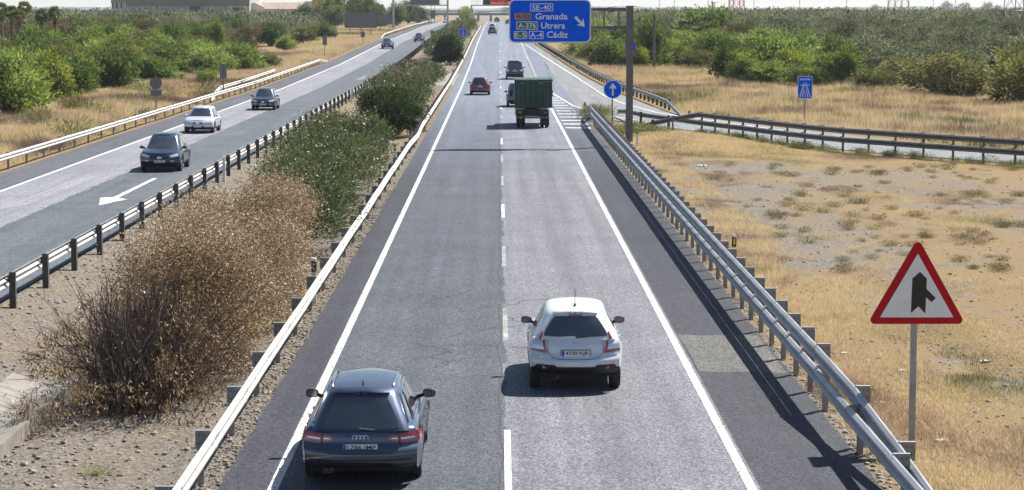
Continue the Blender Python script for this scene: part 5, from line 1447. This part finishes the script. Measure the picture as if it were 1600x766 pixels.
# withered brown shrub, nearest thing in the median
def withered():
    t = thing('withered_shrub', 'big withered brown shrub with bare dark twigs at its near end', 'shrub', (-6.7, 50, gz(-6.7, 50) - .05))
    L = []
    for _ in range(58):
        y = R.uniform(-6, 13.5); e = (y + 8) / 19
        L.append((R.uniform(-1.3, 1.25) * (1.1 if y > -3 else .75), y, R.uniform(.5, 2.0) + e * .25, R.uniform(.7, 1.0), R.uniform(.8, 1.25), R.uniform(.65, 1.0)))
    for _ in range(26):      # low skirt on the road side, down to the gravel
        y = R.uniform(-7.5, 8.5); L.append((R.uniform(.3, 1.2), y, R.uniform(.3, .8), R.uniform(.5, .75), R.uniform(.7, 1.1), R.uniform(.4, .7)))
    V, F, a = crown(L, 300000, .058, .022, up=.1, sub=3600, sig=.17, shell=.62, droop=.25, vr=.30, out=.35)
    # thin the near left end out
    c = V.reshape(-1, 4, 3).mean(1)
    keep = rng.random(len(c)) < np.clip((c[:, 1] + 7.2 - 1.6 * (c[:, 0] < -.2)) / 5.0 + .35 * (c[:, 0] > .2), .06, 1)
    V = V.reshape(-1, 4, 3)[keep].reshape(-1, 3); a = a.reshape(-1, 4)[keep].reshape(-1); a = np.clip(a + np.repeat(np.clip((c[keep][:, 1] + 3) / 20, -.22, .16), 4), 0, 1); F = np.arange(len(V)).reshape(-1, 4)
    o = place('withered_leaves', fast_mesh('withered_leaves', V, F, MAT['leaf_dead'], a), t)
    # hanging leaf bunches on the bare near end
    P = []; D = []
    for _ in range(430):
        b = Vector((R.uniform(-2.1, 1.4), R.uniform(-10.6, -5.2), 0)); k = 1 - ((b.x + .3) / 2.2) ** 2 * .7 - max(0, (-b.y - 8.8) / 3)
        b.z = R.uniform(.15, 2.3) * max(.15, k)
        for j in range(R.randint(8, 26)):
            P.append(b + Vector((R.gauss(0, .09), R.gauss(0, .11), R.gauss(0, .09)))); D.append((R.gauss(0, .6), R.gauss(0, .6), -1 + R.gauss(0, .5)))
    n = len(P); V, F = leaf_quads(np.array(P), nrm(np.array(D)), rng.uniform(.06, .13, n), rng.uniform(.016, .03, n))
    place('leaf_bunches', fast_mesh('leaf_bunches', V, F, MAT['leaf_dead'], np.repeat(rng.uniform(.15, .95, n), 4)), t)
    # twigs fanning out of the stock
    mb = MB()
    for k in range(760):
        near = k < 620
        bx, by = (R.gauss(-.15, .35), R.gauss(-7.4, .9)) if near else (R.gauss(0, .5), R.uniform(-5, 10))
        az = R.uniform(0, 2 * PI); sp = abs(R.gauss(0, .62)); H_ = R.uniform(1.5, 2.7)
        p = Vector((bx, by, -.05)); d = Vector((math.cos(az) * sp, math.sin(az) * sp, 1)).normalized()
        q = [p.copy()]; st = H_ / 5
        for j in range(5):
            d = (d + Vector((R.gauss(0, .09), R.gauss(0, .09), -.05 * j * sp))).normalized(); p = p + d * st; p.z = max(p.z, .05); q.append(p.copy())
        r0 = R.uniform(.008, .020); mb.tube(q, [r0, r0 * .85, r0 * .7, r0 * .5, r0 * .35, r0 * .15], 3, caps=False)
        for _ in range(R.randint(2, 5)):
            i = R.randint(1, 4); s = q[i].lerp(q[i + 1], R.random()); dd = (d + Vector((R.gauss(0, .45), R.gauss(0, .45), R.uniform(-.1, .5)))).normalized()
            e = s + dd * R.uniform(.25, .7); mb.tube([s, s.lerp(e, .5) + Vector((0, 0, .03)), e], [r0 * .45, r0 * .3, r0 * .12], 3, caps=False)
    mb.obj('twigs', MAT['twig'], t)
withered()

# ------------------------------------------------------------------ grass, weeds, stones
def blades(name, P, per, h, wd, mat, spread, vfun, lean=.35, label=None, seg=False):
    """P (n,2) tuft positions; per blades each"""
    n = len(P) * per; base = np.repeat(P, per, 0)
    hs = np.repeat(h, per) if np.ndim(h) else np.full(n, h)
    q = rng.normal(size=(n, 2)) * spread
    z = np.array([gz(x, y) for x, y in P]); z = np.repeat(z, per)
    B = np.column_stack([base + q, z - .03])
    D = np.column_stack([q / spread * lean + rng.normal(size=(n, 2)) * lean * .6, np.ones(n)]); D = nrm(D)
    Lh = hs * rng.uniform(.5, 1.2, n)
    S = nrm(np.column_stack([rng.normal(size=(n, 2)), np.zeros(n)])) * (wd * rng.uniform(.6, 1.4, n))[:, None] * .5
    T = B + D * Lh[:, None]
    V = np.stack([B - S, B + S, T], 1).reshape(-1, 3); F = np.arange(n * 3).reshape(n, 3)
    v = np.clip(np.repeat(vfun(P), per) + rng.normal(size=n) * .10, 0, 1)
    o = place(name, fast_mesh(name, V, F, mat, np.repeat(v, 3))); tag(o, label, 'grass', None, 'stuff'); return o
MAT['grass'] = M_leaf('dry_grass', [(0, (.08, .105, .04)), (.16, (.20, .19, .09)), (.3, (.60, .48, .27)), (.55, (.76, .62, .40)), (.75, (.42, .30, .215)), (1, (.17, .12, .10))], .3, .8, .1, 0, (1, 1, .95))
def nz2(P, s, o=0.): return np.array([noise.noise(Vector((x * s, y * s * .6, o))) for x, y in P])
def pts_in(n, fn, test):
    out = []
    while len(out) < n:
        p = fn()
        if test(*p): out.append(p)
    return np.array(out)
def right_edge(y): 
    for (a, b), (c, d) in zip([r[1] for r in RAMP], [r[1] for r in RAMP][1:]):
        if d <= y <= b: return a + (c - a) * (y - b) / (d - b) if b != d else a
    return 6
GV = lambda P: np.clip(.50 + nz2(P, .11, 3) * .8 + nz2(P, .5, 7) * .5, .02, 1)
P = pts_in(30000, lambda: (R.uniform(9, 62), R.uniform(62, 262) ** 1.0), lambda x, y: x > right_edge(y) + 1.2 and x < .245 * y + 4 and (y > 100) and (x < 46) and R.random() < (1 if y > 118 else .8) and not (y > 150 and x < right_edge(y) + 1.2))
blades('dry_grass', P, 8, np.clip(.62 + nz2(P, .2, 11) * .5, .25, 1.1), .035, MAT['grass'], .16, GV, label='tall golden dry grass beyond the slip road')
P = pts_in(30000, lambda: (-R.uniform(22.9, 40), R.uniform(88, 330)), lambda x, y: x > -(.245 * y + 3) and x > -(34 + max(0, (y - 190)) * .02) and not (y > 330))
blades('dry_grass', P, 8, np.clip(.60 + nz2(P, .2, 21) * .55, .18, 1.1) * np.clip((-22.9 - P[:, 0]) / 2.5 + .35, .3, 1), .035, MAT['grass'], .16, lambda P: np.clip(.58 + nz2(P, .12, 31) * .9 + nz2(P, .6, 33) * .5, .02, 1), label='brown and golden dry grass behind the left shoulder')
P = pts_in(16000, lambda: (-R.uniform(22.9, 46), R.uniform(250, 560)), lambda x, y: x > -(26 + max(0, (y - 250)) * .05))
blades('dry_grass', P, 6, .75, .07, MAT['grass'], .3, lambda P: np.clip(.5 + nz2(P, .08, 41) * .8, .05, 1), label='dry grass around the wide grey board')
P = pts_in(9000, lambda: (R.uniform(9, 46), R.uniform(235, 345)), lambda x, y: x > right_edge(y) + 1)
blades('dry_grass', P, 6, .7, .06, MAT['grass'], .25, GV, label='far dry grass between the bushes on the right')
# thin short grass on the near right verge, clumped by noise
P = pts_in(60000, lambda: (R.uniform(6.2, 30), 29 + 99 * R.random() ** 1.15), lambda x, y: x < .245 * y + 2 and x < np.interp(y, [60, 104, 115, 131], [60, 22.5, 16.5, 11.2]) and noise.noise(Vector((x * .35, y * .12, 5))) + .5 * noise.noise(Vector((x * 1.4, y * .7, 2))) > -.34 + .1 * (y > 50) + (0 if (y > 105 or y < 60) else .34))
blades('verge_grass', P, 11, np.clip(.12 + nz2(P, .5, 17) * .12, .05, .28), .013, MAT['grass'], .09, lambda P: np.clip(.52 + nz2(P, .25, 13) * .65, .05, .95), .8, 'short sparse straw coloured grass on the right verge')
P = pts_in(13000, lambda: (6.15 + 2.6 * R.random() ** 1.6, 30 + 85 * R.random()), lambda x, y: noise.noise(Vector((x * .9, y * .25, 12))) > -.25)
blades('rail_grass', P, 10, np.clip(.20 + nz2(P, .7, 27) * .2, .06, .4), .014, MAT['grass'], .09, lambda P: np.clip(.58 + nz2(P, .5, 23) * .5, .2, .9), .6, 'golden grass along the back of the tall right guard rail')
P = pts_in(4200, lambda: (R.uniform(6.2, 15), R.uniform(110, 131)), lambda x, y: x < np.interp(y, [104, 115, 131], [22.5, 16.5, 11.2]) - .2)
blades('mound_grass', P, 12, .22, .022, MAT['grass'], .14, lambda P: np.clip(.40 + nz2(P, .4, 13) * .35, .2, .7), .7, 'golden grass mound below the slip road rail')
P = pts_in(2600, lambda: (-R.uniform(4.5, 12.2), R.uniform(30, 200)), lambda x, y: noise.noise(Vector((x * .5, y * .12, 9))) > .12 or (y > 105 and R.random() < .5))
blades('median_grass', P, 9, .14, .015, MAT['grass'], .10, lambda P: np.clip(.5 + nz2(P, .4, 19) * .5, .1, .9), .8, 'thin dry grass in the gravel of the median')
# weeds: green-grey clumps, each a plant
WEED = []
for i in range(4):
    P0 = rng.normal(size=(420, 3)) * np.array([.16, .16, .0]); D0 = nrm(np.column_stack([P0[:, :2] * 3.2 + rng.normal(size=(420, 2)) * .3, np.ones(420)])); tt = rng.uniform(0, .75, 420)[:, None]
    V, F = leaf_quads(P0 + D0 * tt * .7, nrm(D0 + rng.normal(size=(420, 3)) * .45), rng.uniform(.08, .28, 420), rng.uniform(.010, .028, 420))
    WEED.append([fast_mesh('weed', V, F, m_, np.repeat(rng.uniform(.1, .9, 420), 4)) for m_ in ()] or (V, F))
MAT['weed'] = M_leaf('weed_green', [(0, (.06, .08, .035)), (.5, (.14, .16, .075)), (1, (.27, .26, .14))], .3, .6, .2, .5)
WEEDM = [fast_mesh('weed', V, F, MAT['weed'], np.repeat(rng.uniform(.1, .9, 420), 4)) for V, F in WEED]
WEEDD = [fast_mesh('weed', V, F, MAT['leaf_brown'], np.repeat(rng.uniform(.0, .7, 420), 4)) for V, F in WEED]
def weed(x, y, s, label, group, dead=False, hz=1):
    o = place('weed', R.choice(WEEDD if dead else WEEDM), None, (x, y, gz(x, y) - .02), (0, 0, R.uniform(0, 6)), (s, s, s * hz)); tag(o, label, 'weed', group)
NR = resample(NEAR[2:], .75)
for (x, y) in NR:
    if y < 92: break
    for _ in range(2 if R.random() < .7 else 1): weed(x - R.uniform(-.1, .9), y - R.uniform(-.3, .9), R.uniform(.35, .8), 'grey-green weed at the foot of the dark slip road rail', 'weeds along the slip road rail')
for k in range(22): weed(R.uniform(6.3, 9.5), R.uniform(124, 135), R.uniform(.8, 1.5), 'grey-green weed behind the steel mast', 'weeds behind the mast', hz=.8)
for k in range(8): weed(R.uniform(5.85, 6.7), R.uniform(143, 150), R.uniform(1.2, 1.8), 'pale weed in the nose of the junction', 'weeds in the junction nose')
for (px, py, s, d) in []: pass
for k in range(120):
    y = R.uniform(60, 106); x = R.uniform(9, .235 * y)
    weed(x, y, R.uniform(.25, .65), 'low weed tuft on the bare ground of the right verge', 'weed tufts on the right verge', R.random() < .65, .7)
for k in range(26):
    weed(-R.uniform(23, 31), R.uniform(90, 210), R.uniform(1.2, 2.4), 'green weed standing in the brown grass behind the left shoulder', 'weeds in the left dry grass', R.random() < .35)
for k in range(8):
    weed(-R.uniform(6.5, 10.5), R.uniform(30.5, 36), R.uniform(.4, .8), 'small green weed on the gravel below the withered shrub', 'weeds below the withered shrub', False, .6)
# stones
def stones(name, label, n, fn, smin, smax):
    VV = []; FF = []; off = 0
    ico = [(0, 0, 1), (.89, 0, .45), (.28, .85, .45), (-.72, .53, .45), (-.72, -.53, .45), (.28, -.85, .45), (.72, .53, -.45), (-.28, .85, -.45), (-.89, 0, -.45), (-.28, -.85, -.45), (.72, -.53, -.45), (0, 0, -1)]
    fc = [(0, 1, 2), (0, 2, 3), (0, 3, 4), (0, 4, 5), (0, 5, 1), (1, 6, 2), (2, 7, 3), (3, 8, 4), (4, 9, 5), (5, 10, 1), (2, 6, 7), (3, 7, 8), (4, 8, 9), (5, 9, 10), (1, 10, 6)]
    I = np.array(ico); Fc = np.array(fc)
    for _ in range(n):
        x, y = fn(); s = smin * (smax / smin) ** (R.random() ** 2.2)
        V = I * (1 + rng.normal(size=(12, 1)) * .18) * np.array([s * R.uniform(.7, 1.3), s * R.uniform(.7, 1.3), s * R.uniform(.35, .7)]) + np.array([x, y, gz(x, y) + s * .15])
        VV.append(V); FF.append(Fc + off); off += 12
    o = place(name, fast_mesh(name, np.concatenate(VV), np.concatenate(FF), MAT['stone'], rng.random(off))); tag(o, label, 'stones', None, 'stuff')
def M_stone2():
    t = NT('loose_stone'); a = t.n('ShaderNodeAttribute', _attribute_name='v').outputs['Fac']
    t.princ(t.ramp(a, [(0, (.09, .075, .062)), (.5, (.22, .19, .155)), (1, (.46, .42, .37))]), .9, 0, .2); return t.mat
MAT['stone'] = M_stone2()
stones('gravel', 'loose stones and gravel in the median', 9000, lambda: (-R.uniform(4.3, 12.3), 30 + 80 * R.random() ** 1.5), .018, .075)
stones('gravel', 'loose stones at the edge of the near road under the median rail', 3500, lambda: (-R.uniform(4.2, 4.75), 30 + 60 * R.random() ** 1.4), .015, .05)
stones('gravel', 'loose stones under the tall right guard rail', 5000, lambda: (R.uniform(5.72, 6.5), 28 + 70 * R.random() ** 1.4), .015, .06)
stones('gravel', 'scattered stones and clods on the right verge', 4500, lambda: (lambda y: (R.uniform(6.3, .235 * y + 1.5), y))(28 + 80 * R.random() ** 1.3), .012, .06)
# litter
for i, (x, y, s, lab) in enumerate([(8.1, 44.5, .10, 'white scrap of paper left of the warning triangle pole'), (7.0, 40.6, .09, 'small white cup lying behind the tall rail'), (9.6, 39.6, .08, 'white scrap near the right edge, lower right'), (9.3, 37.2, .08, 'crumpled sheet lying on bare soil, lower right corner'), (7.4, 36.9, .10, 'white scrap at the foot of the warning triangle'), (10.1, 46, .11, 'white scrap far right beside golden grass'), (7.3, 46.8, .10, 'red and white wrapper beside the rail'), (9.4, 103.5, .2, 'pale plastic sheet on the ground before the golden mound')]):
    mb = MB(); n_ = 5; V = [(x + s * (a / n_ - .5) * 2 + R.gauss(0, s * .08), y + s * (b / n_ - .5) * 1.4 + R.gauss(0, s * .08), gz(x, y) + .02 + abs(R.gauss(0, s * .16))) for a in range(n_ + 1) for b in range(n_ + 1)]
    F = [(a * (n_ + 1) + b, (a + 1) * (n_ + 1) + b, (a + 1) * (n_ + 1) + b + 1, a * (n_ + 1) + b + 1) for a in range(n_) for b in range(n_)]
    mb.add(V, F); o = mb.obj('litter', MAT['litter']); md = o.modifiers.new('t', 'SOLIDIFY'); md.thickness = .004; tag(o, lab, 'litter')

# ------------------------------------------------------------------ far things
# industrial shed
s7 = 3500 / 712
def PXs(px): return (px - 780) / s7
t = thing('industrial_building', 'wide grey-green industrial shed with white doors behind the left olive grove', 'building', (PXs(280), 712, zp(712)))
x0, xc, x1 = PXs(160) - t.location.x, PXs(202) - t.location.x, PXs(392) - t.location.x
zb = -zp(712)
MB().box(((xc + x1) / 2, 15, 6.0), (x1 - xc, 30, 12)).obj('wall', MAT['shed_wall'], t)
MB().add([(xc - .02, 0, -1), (xc - .02, 0, 12), (x0, 22, 12), (x0, 22, -1), (xc - .02, 36, -1), (xc - .02, 36, 12)], [(0, 1, 2, 3), (3, 2, 5, 4), (0, 4, 5, 1), (1, 5, 2), (0, 3, 4)]).obj('side_wall', MAT['shed_wall'], t)
MB().box(((xc + x1) / 2, -.12, 8.4), (x1 - xc + .3, .3, 6.0)).obj('fascia', MAT['shed_green'], t)
MB().add([(xc, -.2, 6.3), (xc, -.2, 12.3), (x0 - .2, 21.8, 12.3), (x0 - .2, 21.8, 6.3)], [(0, 1, 2, 3)]).obj('side_fascia', MAT['shed_green'], t)
for px in list(range(212, 392, 9)): MB().box((PXs(px) - t.location.x, -.05, 2.6), (.12, .14, 5.6)).obj('panel_joint', MAT['shed_dark'], t)
for (a, b, c, d) in ((300, 316, 10, 15), (360, 388, 10.3, 11.2), (366, 384, 11.5, 15)):
    z0_ = 7.2 + (15 - d) / s7 - zp(712); z1_ = 7.2 + (15 - c) / s7 - zp(712)
    MB().box(((PXs(a) + PXs(b)) / 2 - t.location.x, -.25, (z0_ + z1_) / 2 - .3), ((b - a) / s7, .3, z1_ - z0_ + .6)).obj('loading_door' if c != 10.3 else 'canopy', MAT['shed_dark'] if c != 10.3 else MAT['white_wall'], t)
for k in range(8):
    px = 163 + k * 4.2; f_ = (202 - px) / 42; MB().box((PXs(px) - t.location.x, f_ * 22 - .5, 5.6), (.45, .3, 1.6)).obj('window', MAT['white_wall'] if k % 3 else MAT['shed_dark'], t)
# farm with tiled roofs and ochre tower
sf = 3500 / 720
def PF(px): return (px - 780) / sf
t = thing('farmhouse', 'white farm buildings with tiled roofs and an ochre tower beyond the left grove', 'building', (PF(460), 720, zp(720)))
def zf(py): return 7.2 + (15 - py) / sf - zp(720)
def house(xa, xb, wall_top, ridge, mat='white_wall', d=8):
    a, b = PF(xa) - t.location.x, PF(xb) - t.location.x
    MB().box(((a + b) / 2, d / 2, zf(wall_top) / 2), (b - a, d, zf(wall_top))).obj('wall', MAT[mat], t)
    zt_, zr = zf(wall_top), zf(ridge)
    MB().add([(a - .3, -.4, zt_ - .1), (b + .3, -.4, zt_ - .1), (b + .3, d / 2, zr), (a - .3, d / 2, zr), (a - .3, d + .4, zt_ - .1), (b + .3, d + .4, zt_ - .1), (a - .3, -.4, zt_ - .4), (b + .3, -.4, zt_ - .4), (a - .3, d + .4, zt_ - .4), (b + .3, d + .4, zt_ - .4)], [(0, 1, 2, 3), (3, 2, 5, 4), (6, 7, 1, 0), (8, 9, 7, 6), (0, 3, 4, 8, 6), (1, 7, 9, 5, 2)]).obj('roof', MAT['roof_tile'], t)
house(411, 482, 13.8, 4.2); house(511, 536, 13.8, 5.0)
a, b = PF(392) - t.location.x, PF(416) - t.location.x
MB().prism([(a, 0), (b, 0), (b, zf(13)), ((a + b) / 2 - .6, zf(4.8)), (a, zf(8.5))], -1.5, 6).obj('gable_wall', MAT['white_wall'], t)
MB().prism([(a, zf(8.5)), ((a + b) / 2 - .6, zf(4.8)), (b, zf(13)), (b + .2, zf(12.2)), ((a + b) / 2 - .6, zf(4.0)), (a, zf(7.6))], -1.8, 6.2).obj('gable_roof', MAT['ochre'], t)
MB().box((PF(485) - t.location.x, -.5, zf(6) / 2), (2.4, 3, zf(6) + 1.5)).obj('tower_flank', MAT['white_wall'], t)
tw = MB().box((PF(500.5) - t.location.x, -1.2, zf(-8) / 2), (19.5 / sf, 4, zf(-8))).obj('tower', MAT['ochre'], t)
MB().prism([(-.7, 0), (.7, 0), (.7, 1.2), (.4, 1.7), (0, 1.9), (-.4, 1.7), (-.7, 1.2)], -.05, .2).obj('arch_opening', MAT['shed_dark'], tw, (PF(499) - t.location.x, -3.3, zf(16.5)))
MB().box((PF(513) - t.location.x, -.5, zf(2) / 2), (1.2, 3, zf(2))).obj('tower_flank', MAT['white_wall'], t)
# road bridge on the horizon
t = thing('overpass', 'long low concrete road bridge crossing both carriageways on the horizon', 'bridge', (-14, 1080, .2))
mb = MB(); mb.box((0, 0, 4.75), (90, 9, 1.1)); mb.obj('deck', MAT['concrete'], t)
mb = MB(); mb.box((0, -4.6, 6.2), (90, .12, .14)); mb.box((0, -4.6, 5.8), (90, .1, .1))
for k in range(31): mb.box((-45 + k * 3, -4.6, 5.75), (.12, .12, 1.0))
mb.obj('parapet_rail', MAT['steel_w'], t)
for dx in (-26, -12, 4, 10, 24): MB().box((dx, 0, 2), (1.0, 6, 4.6)).obj('pier', MAT['concrete'], t)
for s in (-1, 1): MB().box((s * 52, 0, 2.6), (16, 9, 5.2)).obj('abutment', MAT['concrete'], t)
# pylons
def pylon(x, y, hw, h, label, mat='pylon', top=.25, r=.16):
    t = thing('pylon', label, 'pylon', (x, y, zp(y)), .3)
    n = 7
    legs = {}
    for k, (a, b) in enumerate(((-1, -1), (1, -1), (1, 1), (-1, 1))):
        legs[k] = [Vector((a * hw * (1 - (1 - top) * i / n), b * hw * (1 - (1 - top) * i / n), h * (i / n) ** .9)) for i in range(n + 1)]
        MB().tube(legs[k], r, 5).obj('leg', MAT[mat], t)
    mb = MB()
    for k in range(4):
        A, B = legs[k], legs[(k + 1) % 4]
        for i in range(n): mb.tube([A[i], B[i + 1]], r * .6, 4); mb.tube([B[i], A[i + 1]], r * .6, 4); mb.tube([A[i + 1], B[i + 1]], r * .5, 4)
    mb.obj('bracing', MAT[mat], t)
    mb = MB()
    for zz in (.78, .88, .97): mb.box((0, 0, h * zz), (hw * 4.2, .3, .3))
    mb.obj('crossarm', MAT[mat], t)
pylon(121, 620 * 1.1, 2.6, 34, 'steel lattice pylon on the skyline right of the motorway sign', r=.13)
pylon(97.5 * 1.02, 430, 2.4, 30, 'larger lattice pylon near the top right corner, legs rising from the olives', r=.10)
pylon(193, 1830, 5, 60, 'red and white lattice mast group on the skyline above the right thicket', 'mast_red', .6, .4)
for i, (px, top) in enumerate([(1029, 3), (1052, -20), (1105, -20), (1176, -20), (1247, -20), (1089, 8), (1320, -20), (1490, -20), (1455, -6)]):
    Y = 2300 + 60 * i; s = 3500 / Y; t_h = 7.2 + (15 - top) / s
    t = thing('radio_mast', ['short', 'tall thin', 'thin', 'very thin', 'hair-thin', 'tiny', 'faint', 'faint tall', 'faint short'][i] + ' red and white radio mast, number %d along the right skyline' % (i + 1) if 0 else ['short red and white radio mast left of the largest tree', 'tall thin mast nearest the steel sign mast', 'thin mast rising above the largest tree', 'thin mast to the right of the red lattice group', 'thin mast above the motorway sign', 'tiny mast between two taller ones', 'faint mast right of the dark skyline bush', 'faint mast between the far hazy trees', 'faint short mast left of the hazy trees'][i], 'mast', ((px - 780) / s, Y, zp(Y)))
    for k in range(8): MB().box((0, 0, t_h * (k + .5) / 8), (.75, .75, t_h / 8 - .05)).obj('mast_section', MAT['mast_red'] if k % 2 else MAT['white_wall'], t)
# hazy far trees and ridge
FT = []
for i in range(4):
    L = lumpset(5, 5, 4.6, 7); V, F, a = crown(L, 500, .50, .34, sub=60, sig=.2, shell=.7); FT.append((fast_mesh('crown', V, F, MAT['far_leaf'], a), MB().tube([(0, 0, -.2), (0, 0, 2)], [.25, .15], 6).mesh('trunk', MAT['bark'])))
def far_tree(px, base, top, wpx, Y, label, group=None):
    s = 3500 / Y; x = (px - 780) / s; h = 7.2 + (15 - top) / s - zp(Y)
    t = thing('far_tree', label, 'tree', (x, Y, zp(Y)), R.uniform(0, 6), group); c, tr_ = R.choice(FT)
    place('crown', c, t, scale=(wpx / s / 4.6, wpx / s / 4.6, h / 4.6)); place('trunk', tr_, t, scale=(h / 4.6,) * 3)
for px, top, w_, Y, lab in [(1303, 6, 18, 1500, 'dark leafy tree on the skyline above the olive grove, right of the lattice masts'), (1296, 10, 10, 1500, 'smaller dark tree touching the skyline tree'), (1187, 13, 16, 3200, 'rounded blue hazy tree, first of three small ones on the right skyline'), (1233, 11, 10, 3200, 'blue hazy tree, second of the small ones'), (1253, 13, 11, 3200, 'blue hazy tree, third of the small ones'), (1367, 7, 15, 3300, 'hazy tree between the two lattice pylons'), (1478, 2, 18, 3000, 'tall blue hazy tree, leftmost of the four near the right corner'), (1503, 0, 21, 3000, 'tall blue hazy tree, broadest of the four near the right corner'), (1540, 1, 19, 3000, 'tall blue hazy tree, third of the four near the right corner'), (1556, 6, 14, 3000, 'hazy tree beside the large pylon'), (1446, 14, 14, 3200, 'low hazy tree left of the four tall ones'), (1079, 13, 22, 2300, 'soft rounded tree on the skyline left of the largest tree'), (1055, 16, 14, 2300, 'small soft tree on the skyline left of the largest tree'), (1010, 16, 18, 2300, 'low hazy tree beside the steel mast'), (790, 12, 24, 2900, 'pale blue tree seen beneath the display gantry'), (730, 18, 10, 2900, 'tiny hazy tree above the far bridge')]:
    far_tree(px, 20, top, w_, Y, lab)
for k in range(120):
    far_tree(R.uniform(600, 1640), 20, R.uniform(15.5, 18.5), R.uniform(10, 34), R.uniform(3000, 3600), 'low hazy tree in the blue tree line on the horizon', 'hazy horizon tree line')
mb = MB(); V = []; n = 160
for i in range(n + 1):
    x = -2600 + 5200 * i / n; h = 15 + 14 * noise.noise(Vector((i * .06, 0, 0))) + 5 * noise.noise(Vector((i * .4, 3, 0)))
    V += [(x, 7300, 0), (x, 7600, max(2, h)), (x, 8200, 0)]
F = [(3 * i + j, 3 * i + 3 + j, 3 * i + 4 + j, 3 * i + 1 + j) for i in range(n) for j in (0, 1)]
place('hills', fast_mesh('hills', V, F, MAT['far_leaf'], np.full(len(V), .5), True), kind='structure')

# ------------------------------------------------------------------ air
hz = MB().box((0, 6500, 60), (15000, 14000, 126)).mesh('haze', [])
o = place('haze', hz, kind='stuff'); o['label'] = 'pale summer haze over the plain'; o['category'] = 'haze'
t = NT('haze_air'); pv = t.n('ShaderNodeVolumePrincipled'); pv.inputs['Color'].default_value = (.80, .88, 1.0, 1); pv.inputs['Density'].default_value = .00008; pv.inputs['Anisotropy'].default_value = .2
t.l(pv.outputs[0], t.out.inputs['Volume']); hz.materials.clear(); hz.materials.append(t.mat)
o.display_type = 'WIRE'
